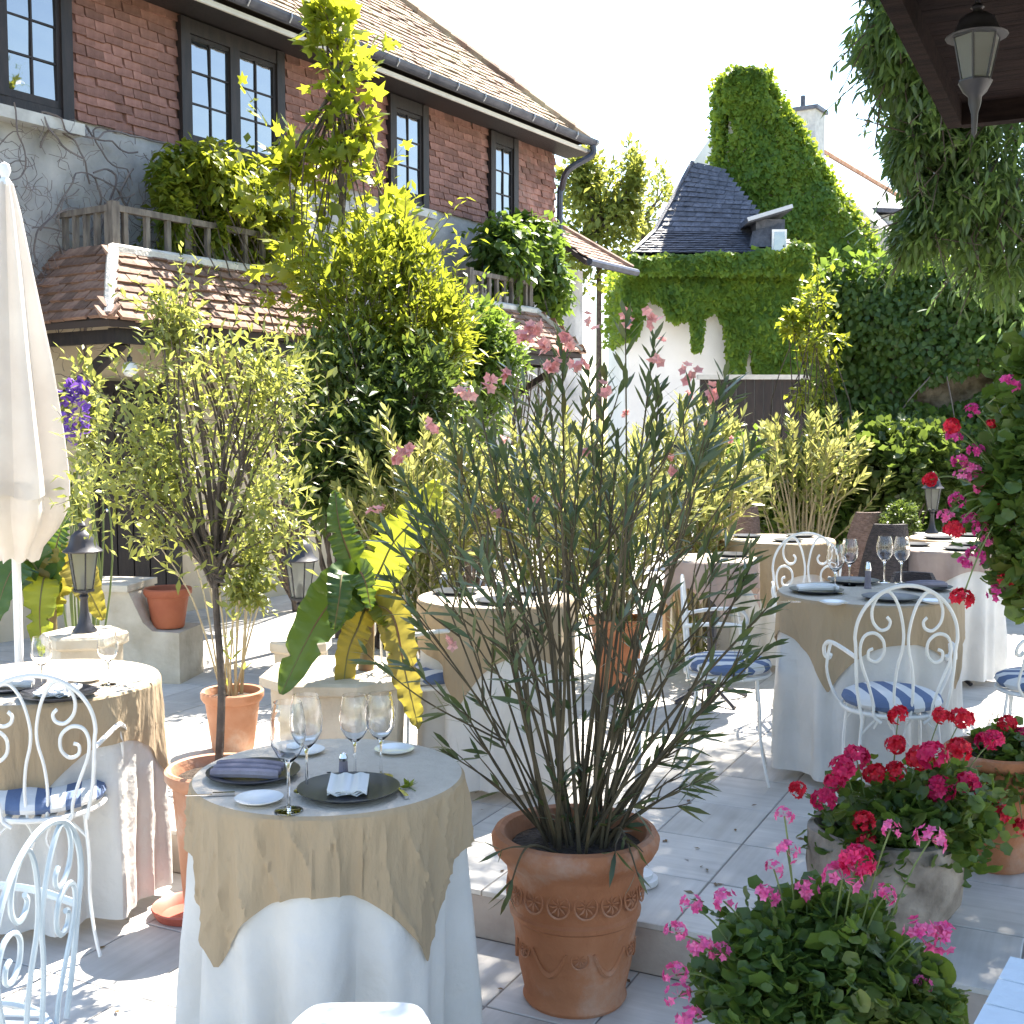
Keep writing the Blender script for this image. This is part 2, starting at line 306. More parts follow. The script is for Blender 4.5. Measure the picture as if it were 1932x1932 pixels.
L['geranium'] = leafmat('leaf_geranium', [(.04, .075, .018), (.06, .11, .022), (.095, .15, .03), (.17, .17, .04)], (.26, .38, .04), .38, .45)
L['far'] = leafmat('leaf_far', [(.10, .15, .03), (.16, .2, .04), (.24, .27, .06)], (.55, .55, .1), .5, .5)
L['banana'] = leafmat('leaf_banana', [(.03, .075, .02), (.045, .10, .02), (.07, .13, .03)], (.26, .36, .02), .25, .35)
L['banana_dry'] = leafmat('leaf_banana_dry', [(.14, .17, .03), (.22, .19, .04), (.20, .14, .05)], (.5, .42, .04), .45, .45)
# ------------------------------------------------------------------ foliage
def unit(a): return a/np.maximum(np.linalg.norm(a, axis=1, keepdims=True), 1e-9)
def rand_unit(n): return unit(rng.normal(size=(n, 3)))
def leaf_arrays(pos, dr, nr, Ln, Wd, kind='diamond', droop=.0):
    n = len(pos); dr = unit(dr); sd_ = unit(np.cross(dr, nr)); n2 = np.cross(sd_, dr)
    Ln = np.broadcast_to(np.asarray(Ln, float), (n,))[:, None]; Wd = np.broadcast_to(np.asarray(Wd, float), (n,))[:, None]
    dz = np.array([[0, 0, -1.0]])
    if kind == 'diamond':
        V = np.stack([pos, pos+dr*Ln*.45+sd_*Wd*.5+n2*Wd*.12, pos+dr*Ln+dz*Ln*droop, pos+dr*Ln*.45-sd_*Wd*.5+n2*Wd*.12], 1)
        T = np.array([[0, 2, 1], [0, 3, 2]])
    elif kind == 'long':
        V = np.stack([pos, pos+dr*Ln*.3+sd_*Wd*.42+dz*Ln*droop*.09, pos+dr*Ln*.3-sd_*Wd*.42+dz*Ln*droop*.09,
                      pos+dr*Ln*.65+sd_*Wd*.45+dz*Ln*droop*.42, pos+dr*Ln*.65-sd_*Wd*.45+dz*Ln*droop*.42, pos+dr*Ln+dz*Ln*droop], 1)
        T = np.array([[0, 2, 1], [1, 2, 4], [1, 4, 3], [3, 4, 5]])
    elif kind == 'lobed':
        prof = [(0, 1), (22, .55), (50, .85), (72, .45), (105, .62), (140, .35), (180, .1), (220, .35), (255, .62), (288, .45), (310, .85), (338, .55)]
        vs_ = [pos+dr*Ln*.3]
        for a, q in prof:
            a = math.radians(a); vs_.append(pos+dr*Ln*(.3+.7*q*math.cos(a))+sd_*Wd*.6*q*math.sin(a)-n2*Ln*.12*abs(math.sin(a)))
        V = np.stack(vs_, 1); k = len(prof); T = np.array([[0, i+1, (i+1) % k+1] for i in range(k)])
    else:  # round
        vs_ = [pos+dr*Ln*.32-n2*Ln*.10]; k = 15
        for i in range(k):
            a = 2*math.pi*i/k; q = .5*(1+.10*math.cos(5*a))*(.62 if i == 0 else 1); vs_.append(pos+dr*Ln*(.5-q*math.cos(a))+sd_*Wd*q*math.sin(a)+n2*Ln*(.05*math.cos(5*a)+.02*math.sin(3*a)))
        V = np.stack(vs_, 1); T = np.array([[0, i+1, (i+1) % k+1] for i in range(k)])
    nv = V.shape[1]
    TT = (T[None]+(np.arange(n)*nv)[:, None, None]).reshape(-1, 3)
    return V.reshape(-1, 3), TT
def leaf_mesh(name, parts, m):
    Vs = []; Ts = []; b = 0
    for V, T in parts: Vs.append(V); Ts.append(T+b); b += len(V)
    return npmesh(name, np.concatenate(Vs), np.concatenate(Ts), m)
def ell_points(c, r, n, shell=.5, clump=None, csize=.25):
    """points in an ellipsoid gathered in uneven clumps; returns points and outward directions"""
    c = np.array(c); r = np.array(r)
    k = clump or max(7, n//45)
    cd_ = rand_unit(k); cr = (shell+(1-shell)*rng.random((k, 1)))**.6*(.72+.36*rng.random((k, 1)))
    wt = rng.random(k)**1.5+.15; idx = rng.choice(k, n, p=wt/wt.sum()); sz = .45+.9*rng.random((k, 1))
    q = cd_[idx]*cr[idx]+rng.normal(size=(n, 3))*csize*sz[idx]
    ln = np.linalg.norm(q, axis=1, keepdims=True); q = np.where(ln > 1.4, q/ln*(.8+.6*rng.random((n, 1))), q)
    return c+q*r, unit(q*r+1e-6), c+cd_*cr*r*.85
def sprig_points(c, r, m, ln, per, bias):
    """loose shoots that leave the outline"""
    c = np.array(c); r = np.array(r); d = unit(rand_unit(m)*np.array([1, 1, .8])+np.array([0, 0, bias*.5])); s0 = c+d*r*.85
    dd = unit(d+np.array([[0, 0, bias]])+rng.normal(size=(m, 3))*.3); L_ = ln*(.5+rng.random((m, 1)))
    t = np.tile(np.linspace(0, 1, per), m)[:, None]; P = np.repeat(s0, per, 0)+np.repeat(dd*L_, per, 0)*t
    return P+rng.normal(size=P.shape)*.004, np.repeat(dd, per, 0), s0, s0+dd*L_
def px_blob(u, v, Y, ru, rv, depth=None):
    c = at(u, v, Y); s = Y/F; return (tuple(c), (ru*s, depth if depth else (ru*s+rv*s)/2, rv*s))
def foliage_leaves(blobs, n_per, size, kind, base, up=.2, outw=.6, jitter=.7, droop=.1, shell=.5, csize=.25, aspect=.45, sizes=(.7, 1.3), clump=None, sprig=0, sprig_len=.25, sprig_bias=.4, twigs=None):
    """blobs: list of (centre, radii[, weight]); coordinates local to base"""
    out = []; tips = []
    for b in blobs:
        c, r = b[0], b[1]; wgt = b[2] if len(b) > 2 else 1
        n = int(n_per*wgt)
        P, O, K = ell_points(np.array(c)-np.array(base), r, n, shell, clump, csize)
        d = O*outw+rand_unit(n)*jitter+np.array([[0, 0, up]]); nr = rand_unit(n)*.6+np.array([[0, 0, 1.0]])+O*.3
        s = size*(sizes[0]+(sizes[1]-sizes[0])*rng.random(n))
        out.append(leaf_arrays(P, d, nr, s, s*aspect, kind, droop)); tips += [tuple(k) for k in K]
        if sprig:
            P, D, a, b_ = sprig_points(np.array(c)-np.array(base), r, sprig, sprig_len, 9, sprig_bias); n = len(P); s = size*(.6+.5*rng.random(n))
            out.append(leaf_arrays(P, D*.7+rand_unit(n)*.75, rand_unit(n)*.5+np.array([[0, 0, 1.0]]), s, s*aspect, kind, droop))
            if twigs is not None: twigs += list(zip(a, b_))
    return out, tips
def stems_mesh(name, starts, tips, r0, r1, m, bend=.15, n=5, seg=5):
    mb = MB()
    for i, t in enumerate(tips):
        s = Vector(starts[i % len(starts)]) if isinstance(starts, list) else Vector(starts)
        t = Vector(t); mid = s.lerp(t, .5)+Vector((random.uniform(-1, 1), random.uniform(-1, 1), random.uniform(.2, 1)))*bend*(t-s).length*.5
        pts = smooth_path([s, mid, t], seg); k = len(pts)
        mb.tube(pts, [r0+(r1-r0)*j/(k-1) for j in range(k)], n)
    return mb.mesh(name, m, True)
def shrub(name, label, cat, base, blobs, leaf, size, n_per, kind='diamond', stem=None, r0=.02, r1=.004, maxtips=40, group=None, trunk=None, lname='foliage', sname='stem', **kw):
    rt = root(name, label, cat, base, 0, group)
    tw = []
    parts, tips = foliage_leaves(blobs, n_per, size, kind, base, twigs=tw, **kw)
    linkmesh(lname, leaf_mesh(lname, parts, leaf), rt)
    if len(tips) > maxtips: tips = random.sample(tips, maxtips)
    mb = MB(); start = Vector((0, 0, 0))
    if trunk:
        pts = smooth_path([Vector(p)-Vector(base) for p in trunk[0]], 5); k = len(pts)
        mb.tube(pts, [trunk[1]+(trunk[2]-trunk[1])*j/(k-1) for j in range(k)], 8); start = pts[-1]
    for t in tips:
        t = Vector(t); s0 = start+Vector((random.gauss(0, 1)*r0, random.gauss(0, 1)*r0, -random.random()*.1 if trunk else 0.0))
        mid = s0.lerp(t, .5)+Vector((random.uniform(-1, 1), random.uniform(-1, 1), random.uniform(.2, 1)))*.12*(t-s0).length
        pts = smooth_path([s0, mid, t], 4); k = len(pts)
        mb.tube(pts, [r0*.6+(r1-r0*.6)*j/(k-1) for j in range(k)], 5)
    for a, b in tw: mb.tube([Vector(a)*.9+start*.1, Vector(a), Vector(b)], [r1, r1*.7, r1*.35], 4)
    mb.build(sname, stem or M['bark'], rt, smooth=True)
    return rt
# ================================================================== GROUND
TH_F = R(26.4); AX = Vector((math.sin(TH_F), math.cos(TH_F), 0)); BX = Vector((math.cos(TH_F), -math.sin(TH_F), 0))
STEP_O = onz(1218, 1834, 0); ZT = 0.181
def fl(b, a, z=0): return STEP_O + BX*b + AX*a + Vector((0, 0, z))
ROT_F = math.atan2(BX.y, BX.x)
mb = MB(); mb.box(-260, 260, -60, 420, -.3, -.02); tag(mb.build('ground', M['ground']), kind='structure')
lower = MB().box(-7, 7, -6, -.0, -.018, -.004).build('lower_floor', M['grout'], None, STEP_O, (0, 0, ROT_F)); tag(lower, kind='structure')
upper = MB().box(-12, 16, .012, 24, -.016, ZT-.004).build('terrace_floor', M['grout'], None, STEP_O, (0, 0, ROT_F)); tag(upper, kind='structure')
# riser slabs of the step
for k in range(16):
    MB().box(-.335, .335, -.006, .012, 0, ZT-.022).build('riser_slab', M['riser'], upper, (-5.4+k*.675, 0, 0))
TW, TL = .365, .456
tile_me = MB()
g = .0035
tile_me.add([(-TW/2+g, -TL/2+g, -.02), (TW/2-g, -TL/2+g, -.02), (TW/2-g, TL/2-g, -.02), (-TW/2+g, TL/2-g, -.02),
             (-TW/2+g, -TL/2+g, -.002), (TW/2-g, -TL/2+g, -.002), (TW/2-g, TL/2-g, -.002), (-TW/2+g, TL/2-g, -.002),
             (-TW/2+g+.004, -TL/2+g+.004, 0), (TW/2-g-.004, -TL/2+g+.004, 0), (TW/2-g-.004, TL/2-g-.004, 0), (-TW/2+g+.004, TL/2-g-.004, 0)],
            [(8,9,10,11),(0,1,5,4),(1,2,6,5),(2,3,7,6),(3,0,4,7),(4,5,9,8),(5,6,10,9),(6,7,11,10),(7,4,8,11)])
TILE = tile_me.mesh('floor_tile', M['tile_floor'])
def in_view(p, m=.08):
    q = Vector(p)-Vector((0, 0, CAMH)); f = q.y*math.cos(PITCH)-q.z*math.sin(PITCH); upv = q.y*math.sin(PITCH)+q.z*math.cos(PITCH)
    if f < .5: return False
    return abs(q.x/f) < .43+m and abs(upv/f) < .43+m
def lay(par, rows, zt, b0, b1, off, nose=0):
    spots = []
    for r in rows:
        for k in range(int((b1-b0)/TW)):
            b = b0+(k+.5)*TW; a = off+(r+.5)*TL
            if not (b0 < b < b1): continue
            wp = fl(b, a, zt)
            spots.append((not in_view(wp), wp.length, b, a))
    spots.sort(); near = spots[:300]; rest = spots[300:]
    for iv, dd, b, a in near:
        linkmesh('floor_tile', TILE, par, (b, a, zt+random.uniform(-.0008, .0008)), (random.gauss(0, .0012), random.gauss(0, .0012), 0))
    if rest:
        V0 = np.array(tile_me.v); Fq = tile_me.f; mm = MB()
        for iv, dd, b, a in rest: mm.add((V0+np.array([b, a, zt])), Fq)
        o = mm.build('far_tiles', M['tile_floor'], par); o['kind'] = 'stuff'
lay(lower, range(-8, 0), 0, -4.4, 3.4, -.008)
lay(upper, range(0, 32), ZT, -9.4, 10.4, -.012)
# ================================================================== MAIN HOUSE
TH_H = R(33); HA = Vector((math.sin(TH_H), math.cos(TH_H), 0)); HN = Vector((math.cos(TH_H), -math.sin(TH_H), 0))
HO = Vector((-3.0258, 11.0, 0)); ROT_H = math.atan2(HA.y, HA.x)
house = root('main_house', 'long house with clay tile hung upper storey, dark timber windows and rendered lower wall', 'house', (HO.x, HO.y, ZT), ROT_H)
# local frame: x along the facade, -y outwards, z up (minus ZT)
def hw(s, n, z): return HO + HA*s + HN*n + Vector((0, 0, z+(.15 if z > 1 else 0)))
Z = lambda z: z-ZT+.15
ZS, ZE = 4.27, 5.45
S0, S1 = -4.6, 6.62
wall = MB().box(S0, S1, 0, 5.5, 0, Z(ZE)).build('wall', M['render'], house)
tiles_v = np.array([(-.5,0,0),(.5,0,0),(.5,1,0),(-.5,1,0),(-.5,0,1),(.5,0,1),(.5,1,.25),(-.5,1,.25)], float)
tiles_f = [(4,5,6,7),(0,1,5,4),(1,2,6,5),(3,0,4,7)]
def tile_plane(parent, org, xd, yd, w_, h_, tw, gauge, inside, m, name, maxobj, near_fn, thick=.016, over=1.25, jit=.006, stuff='tile_courses'):
    xd = Vector(xd).normalized(); yd = Vector(yd).normalized(); nd = xd.cross(yd).normalized(); org = Vector(org)
    base = MB(); base.add(tiles_v*np.array([tw*.97, gauge*over, thick]), tiles_f); me = base.mesh(name, m)
    rot = Matrix((xd, yd, nd)).transposed()
    spots = []
    for r in range(int(h_/gauge)+1):
        for k in range(int(w_/tw)+2):
            x = (k+(.5 if r % 2 else 0))*tw; y = r*gauge
            if inside(x, y): spots.append((near_fn(x, y), x+random.gauss(0, jit), y+random.gauss(0, jit*.6), random.gauss(0, .012), random.uniform(0, jit)))
    spots.sort(); rest = []
    for i, (q, x, y, tilt, lift) in enumerate(spots):
        p = org+xd*x+yd*y+nd*lift
        if i < maxobj:
            o = linkmesh(name, me, parent); o.matrix_local = Matrix.Translation(p) @ (rot @ Matrix.Rotation(tilt, 3, 'Z')).to_4x4()
        else: rest.append((p, tilt))
    if rest:
        mm = MB(); V0 = tiles_v*np.array([tw*.97, gauge*over, thick])
        for p, tilt in rest:
            rr = np.array(rot @ Matrix.Rotation(tilt, 3, 'Z')); mm.add(V0 @ rr.T+np.array(p), tiles_f)
        o = mm.build(stuff, m, parent); o['kind'] = 'stuff'
MB().box(S0+.02, S1-.02, -.005, 0, Z(ZS)+.01, Z(ZE)-.03).build('tile_backing', M['clay_wall'], house)
WIN = [(-2.45, -1.15, 4.22, 5.42), (0.0, 1.32, 4.24, 5.42), (2.98, 3.68, 4.24, 5.42), (4.97, 5.60, 4.24, 5.42)]
def in_win(s, z): return any(a-.02 < s < b+.02 and c-.12 < z < d+.3 for a, b, c, d in WIN)
tile_plane(wall, (S0, -.006, Z(ZS)), (1, 0, 0), (0, 0, 1), S1-S0, ZE-ZS-.02, .19, .078,
           lambda x, y: S0 < S0+x < S1-.03 and not in_win(S0+x, ZS+y+.04), M['clay_wall'], 'wall_tile', 300,
           lambda x, y: (S0+x < -1.8 or S0+x > 6.6 , abs(S0+x+1.2)), thick=.026, jit=.009)
# windows
def window(s0, s1, z0, z1, cas, sill=True):
    wdw = MB(); pw = .105
    for s in (s0, s1-pw): wdw.box(s, s+pw, -.075, .0, Z(z0), Z(z1))
    wdw.box(s0+pw, s1-pw, -.065, .0, Z(z1-.13), Z(z1)); wdw.box(s0+pw, s1-pw, -.06, .0, Z(z0), Z(z0+.09))
    w_ = wdw.build('window', M['timber'], house)
    MB().box(s0+pw, s1-pw, -.008, -.003, Z(z0+.09), Z(z1-.13)).build('room_shade_panel', M['dark_room'], w_)  # flat near-black sheet behind the panes; shade of the room put into its colour
    inner0, inner1 = s0+pw, s1-pw; cw = (inner1-inner0)/cas
    for c in range(cas):
        a = inner0+c*cw; b = a+cw
        if c: MB().box(a-.06, a+.06, -.068, -.003, Z(z0+.09), Z(z1-.13)).build('mullion', M['timber'], w_)
        if cas > 1: a += .03 if c else 0; b -= .03 if c < cas-1 else 0
        fr = MB(); t = .035; za, zb = z0+.095, z1-.135
        fr.box(a, a+t, -.05, -.012, Z(za), Z(zb)); fr.box(b-t, b, -.05, -.012, Z(za), Z(zb)); fr.box(a+t, b-t, -.05, -.012, Z(za), Z(za+.06)); fr.box(a+t, b-t, -.05, -.012, Z(zb-t), Z(zb))
        m_ = (a+b)/2; fr.box(m_-.008, m_+.008, -.046, -.02, Z(za+.06), Z(zb-t))
        for k in (1, 2):
            zz = za+.06+(zb-t-za-.06)*k/3
            fr.box(a+t, m_-.008, -.044, -.022, Z(zz-.008), Z(zz+.008)); fr.box(m_+.008, b-t, -.044, -.022, Z(zz-.008), Z(zz+.008))
        cf = fr.build('casement', M['timber'], w_)
        for k in range(3):
            q0 = za+.06+(zb-t-za-.06)*k/3; q1 = za+.06+(zb-t-za-.06)*(k+1)/3
            for x0, x1 in ((a+t, m_-.008), (m_+.008, b-t)):
                MB().box(-(x1-x0)/2, (x1-x0)/2, -.002, .002, -(q1-q0)/2, (q1-q0)/2).build('pane', M['pane'], w_, ((x0+x1)/2, -.03, Z((q0+q1)/2)), (random.gauss(0, .012), 0, random.gauss(0, .012)))
    if sill: MB().box(s0-.04, s1+.04, -.15, .0, Z(z0-.10), Z(z0-.006)).build('sill', M['sill'], w_)
for i, (a, b, c, d) in enumerate(WIN): window(a, b, c, d, 2 if i < 2 else 1)
# main roof: one tiled slope with a hip at the far end, second slope behind
EN, EZ = .5, 5.50; RUN = 3.2; RISE = 3.1
er = S1+.02; HR = 1.25
slope_len = math.hypot(RUN, RISE); yd = Vector((0, RUN, RISE)).normalized()
rf = MB()
rf.hexa([(S0-.4, -EN, Z(EZ)), (er, -EN, Z(EZ)), (er-RUN*HR, -EN+RUN, Z(EZ+RISE)), (S0-.4, -EN+RUN, Z(EZ+RISE)),
         (S0-.4, -EN, Z(EZ)+.05), (er, -EN, Z(EZ)+.05), (er-RUN*HR, -EN+RUN, Z(EZ+RISE)+.05), (S0-.4, -EN+RUN, Z(EZ+RISE)+.05)])
rf.add([(er, -EN, Z(EZ)+.02), (er, -EN+2*RUN, Z(EZ)+.02), (er-RUN*HR, -EN+RUN, Z(EZ+RISE)+.02)], [(0, 1, 2)])
rf.add([(er, -EN+2*RUN, Z(EZ)), (S0-.4, -EN+2*RUN, Z(EZ)), (S0-.4, -EN+RUN, Z(EZ+RISE)), (er-RUN*HR, -EN+RUN, Z(EZ+RISE))], [(0, 1, 2, 3)])
roof = rf.build('roof', M['under'], house)
tile_plane(roof, (S0-.4, -EN, Z(EZ)+.055), (1, 0, 0), yd, er-S0+.4, slope_len, .17, .105,
           lambda x, y: 0 < x < (er-S0+.4)-HR*y*RUN/slope_len, M['roof_moss'], 'roof_tile', 0, lambda x, y: x, thick=.022, over=1.2, jit=.012, stuff='roof_tile_courses')
hip = MB()
for k in range(24):
    a = Vector((er, -EN, Z(EZ)+.07)).lerp(Vector((er-RUN*HR, -EN+RUN, Z(EZ+RISE)+.07)), k/24); b = Vector((er, -EN, Z(EZ)+.07)).lerp(Vector((er-RUN*HR, -EN+RUN, Z(EZ+RISE)+.07)), (k+1.15)/24)
    hip.tube([a, b], [.085, .07], 7)
hip.build('hip_ridge', M['roof_moss'], roof)
MB().box(S0, S1+.3, -EN+.03, .0, Z(EZ)-.06, Z(EZ)-.03).build('soffit', M['timber'], roof)
MB().box(S0-.4, er, -EN-.0, -EN+.028, Z(EZ)-.09, Z(EZ)-.045).build('fascia_strip', M['fascia'], roof)
gp = MB()   # half round gutter
prof = [(.075*math.cos(a), .075*math.sin(a)) for a in np.linspace(math.pi, 2*math.pi, 9)]
for i in range(8):
    (y0, z0), (y1, z1) = prof[i], prof[i+1]; yy = -EN-.085; zz = Z(EZ)+.05
    gp.add([(S0-.4, yy+y0, zz+z0), (er+.05, yy+y0, zz+z0), (er+.05, yy+y1, zz+z1), (S0-.4, yy+y1, zz+z1)], [(0, 1, 2, 3)])
gut = gp.build('gutter', M['gutter'], roof, smooth=True)
for k in range(22):
    s = S0+.1+k*.53
    MB().tube([(s, -EN-.165, Z(EZ)+.055), (s, -EN-.168, Z(EZ)+.01), (s+.006, -EN-.13, Z(EZ)-.032)], .007, 5).build('gutter_hook', M['zinc_light'], gut)
MB().tube(smooth_path([(er-.02, -EN-.085, Z(EZ)-.02), (er-.02, -EN-.08, Z(EZ)-.14), (er-.2, -EN+.18, Z(EZ)-.34), (S1+.03, -.10, Z(EZ)-.52), (S1+.03, -.07, Z(4.9)), (S1+.03, -.07, Z(4.0))], 5), .045, 8).build('downpipe', M['gutter'], house, smooth=True)
# lower wing at the far end
MB().box(S1, S1+1.0, .12, 4.5, 0, Z(3.98)).build('wing_wall', M['render'], house)
wr = MB(); A0 = Vector((S1, -.5, Z(3.98))); A1 = Vector((S1+1.35, -.5, Z(3.98))); A2 = Vector((S1, .9, Z(5.0)))
wr.add([A0, A1, A2, A0-Vector((0, -.02, .06)), A1-Vector((0, -.02, .06)), A2-Vector((0, -.02, .06))], [(0, 1, 2), (5, 4, 3), (0, 3, 4, 1), (1, 4, 5, 2), (2, 5, 3, 0)])
wro = wr.build('wing_roof', M['under'], house)
wl_ = (A2-A0).length
tile_plane(wro, A0+Vector((0, -.012, .012)), (1, 0, 0), (A2-A0), 1.35, wl_, .16, .10, lambda x, y: 0 < x < 1.35*(1-y/wl_), M['clay_roof'], 'roof_tile', 60, lambda x, y: y, stuff='roof_tile_courses')
MB().tube([A0+Vector((0, -.05, -.02)), A1+Vector((.05, -.05, -.02))], .05, 8).build('wing_gutter', M['gutter'], wro)
hp2 = MB()
hp2.tube([A1+Vector((0, 0, .04)), A2+Vector((0, 0, .04))], .05, 7); hp2.build('wing_hip', M['clay_roof'], wro)
# porches: a tiled skirt roof round a small railed platform
def porch(s0, s1, n, zt, es0, es1, en, ze, nobj, posts):
    deck = MB().box(s0+.02, s1-.02, -n+.02, 0, Z(zt)-.12, Z(zt)-.02).build('porch_deck', M['under'], house)
    sl = []
    # front, left, right slopes : eave a->b, top d
    TL_ = Vector((s0, -n, Z(zt))); TR = Vector((s1, -n, Z(zt))); EL = Vector((es0, -en, Z(ze))); ER = Vector((es1, -en, Z(ze)))
    TLw = Vector((s0, 0, Z(zt))); ELw = Vector((es0, 0, Z(ze))); TRw = Vector((s1, 0, Z(zt))); ERw = Vector((es1, 0, Z(ze)))
    dn = Vector((0, 0, -.05))
    pr = MB()
    for q in ((EL, ER, TR, TL_), (ELw, EL, TL_, TLw), (ER, ERw, TRw, TR)):
        pr.hexa([p+dn for p in q]+list(q))
    pro = pr.build('porch_roof', M['under'], house)
    def face(e0, e1, t1, t0, no):
        xd = (e1-e0).normalized(); yv = (t0-e0); yv = yv-xd*yv.dot(xd); ln = yv.length; yd_ = yv.normalized(); wl = (t0-e0).dot(xd); wr_ = (e1-e0).length-(t1-e0).dot(xd); W_ = (e1-e0).length
        nd = xd.cross(yd_)
        tile_plane(pro, e0+nd*.008, xd, yd_, W_, ln-.03, .15, .095, lambda x, y: wl*y/ln-.02 < x < W_-wr_*y/ln+.02, M['clay_roof'], 'roof_tile', no, lambda x, y: x, thick=.03, jit=.012, stuff='roof_tile_courses')
    face(EL, ER, TR, TL_, nobj); face(ELw, EL, TL_, TLw, nobj//2); face(ER, ERw, TRw, TR, nobj//4)
    for a, b in ((EL, TL_), (ER, TR)):
        MB().tube(smooth_path([a+Vector((0, 0, .03)), a.lerp(b, .5)+Vector((0, 0, .06)), b+Vector((0, 0, .04))], 4), [.045]*9, 8).build('hip_mortar', M['mortar'], pro, smooth=True)
    MB().tube([TL_+Vector((0, 0, .02)), TR+Vector((0, 0, .02))], .055, 7).build('top_mortar', M['mortar'], pro, smooth=True)
    MB().box(es0+.1, es1-.1, -en+.06, -en+.14, Z(ze)-.16, Z(ze)-.05).build('eave_beam', M['timber'], pro)
    for s in (es0+.14, es1-.14): MB().box(s-.04, s+.04, -en+.14, 0, Z(ze)-.16, Z(ze)-.06).build('side_beam', M['timber'], pro)
    for s in posts:
        MB().beam((s, -.0, Z(ze)-.75), (s, -en+.16, Z(ze)-.14), .07, .08).build('brace', M['timber'], pro)
    # railing
    rl = root_part('balcony_railing', house)
    rz0, rz1 = Z(zt)+.06, Z(zt)+.36
    for a, b, nb in (((s0+.05, -n+.05), (s1-.05, -n+.05), 8), ((s0+.05, -n+.05), (s0+.05, -.04), 5)):
        MB().beam((*a, rz1), (*b, rz1), .06, .05).build('handrail', M['old_timber'], rl)
        for k in range(nb):
            x = a[0]+(b[0]-a[0])*(k+.5)/nb; y = a[1]+(b[1]-a[1])*(k+.5)/nb
            MB().box(x-.02, x+.02, y-.02, y+.02, rz0-.06, rz1-.02).build('baluster', M['old_timber'], rl)
    for x, y in ((s0+.05, -n+.05), (s1-.05, -n+.05)): MB().box(x-.035, x+.035, y-.035, y+.035, rz0-.06, rz1+.05).build('post', M['old_timber'], rl)
def root_part(name, par):
    o = bpy.data.objects.new(name, None); C.objects.link(o); o.parent = par; o.empty_display_size = .1; return o
porch(-1.34, .50, .75, 3.10, -1.75, .95, 1.2, 2.53, 200, (-1.5, .6))
porch(3.40, 4.75, .85, 3.10, 3.0, 5.1, 1.3, 2.62, 100, (3.2, 4.9))
# lower wall panel with warm bounce light in its colour; doors under the porches
MB().box(-3.0, 2.2, -.03, .0, 0, Z(2.75)).build('bounce_lit_panel', M['bounce_lit_wall'], house)
for s in (-1.05, 3.8):
    dr = MB().box(s, s+.95, -.07, -.03, 0, 2.1).build('door', M['timber'], house)
    for k in range(5): MB().box(s+.05+k*.175, s+.21+k*.175, -.085, -.07, .08, 2.0).build('door_plank', M['timber'], dr)
    MB().lathe([(.0, 0), (.02, .005), (.022, .03), (.0, .045)], 8).build('door_knob', M['steel'], dr, (s+.1, -.09, 1.0), (R(90), 0, 0))
# globe lamp below the porch
gl = root('globe_lamp', 'small white globe lamp hanging under the corner of the tiled porch', 'lamp', hw(-1.45, 1.05, 2.18))
MB().lathe([(.0, -.06), (.035, -.05), (.058, -.018), (.06, .01), (.045, .045), (.015, .06)], 16).build('globe', M['white_globe'], gl, smooth=True)
MB().lathe([(.02, .055), (.022, .09), (.008, .1), (.006, .2)], 8).build('stem', M['black_iron'], gl)
# bare vine web on the render
def vine_web():
    rt = root('bare_vine', 'leafless grey vine web clinging to the rendered wall beside the parasol', 'vine', hw(-1.9, .02, ZT), ROT_H)
    mb = MB()
    for k in range(760):
        big = k < 60; x = random.uniform(-1.6, 1.9); z = random.uniform(2.65, 4.13)-(.5 if random.random() < .3 else 0); a = random.uniform(0, 6.28); pts = []; y0 = -.02-random.random()*.14
        for j in range(random.randint(8, 14) if big else random.randint(3, 7)):
            pts.append((x, y0-random.random()*.05, z)); a += random.gauss(0, .5 if big else .8); st = .09 if big else .055; x += math.cos(a)*st; z += math.sin(a)*st
            z = min(z, 4.2)
        mb.tube(smooth_path(pts, 2), random.uniform(.005, .010) if big else random.uniform(.0015, .0035), 4)
    # main stems reaching the ground behind the planting
    for x in (-1.2, -.2, .9): mb.tube(smooth_path([(x, -.03, -.05), (x+.1, -.05, 1.2), (x-.1, -.04, 2.4), (x+.15, -.04, 3.6)], 5), .014, 5)
    mb.build('vine_stem', M['vine'], rt)
vine_web()
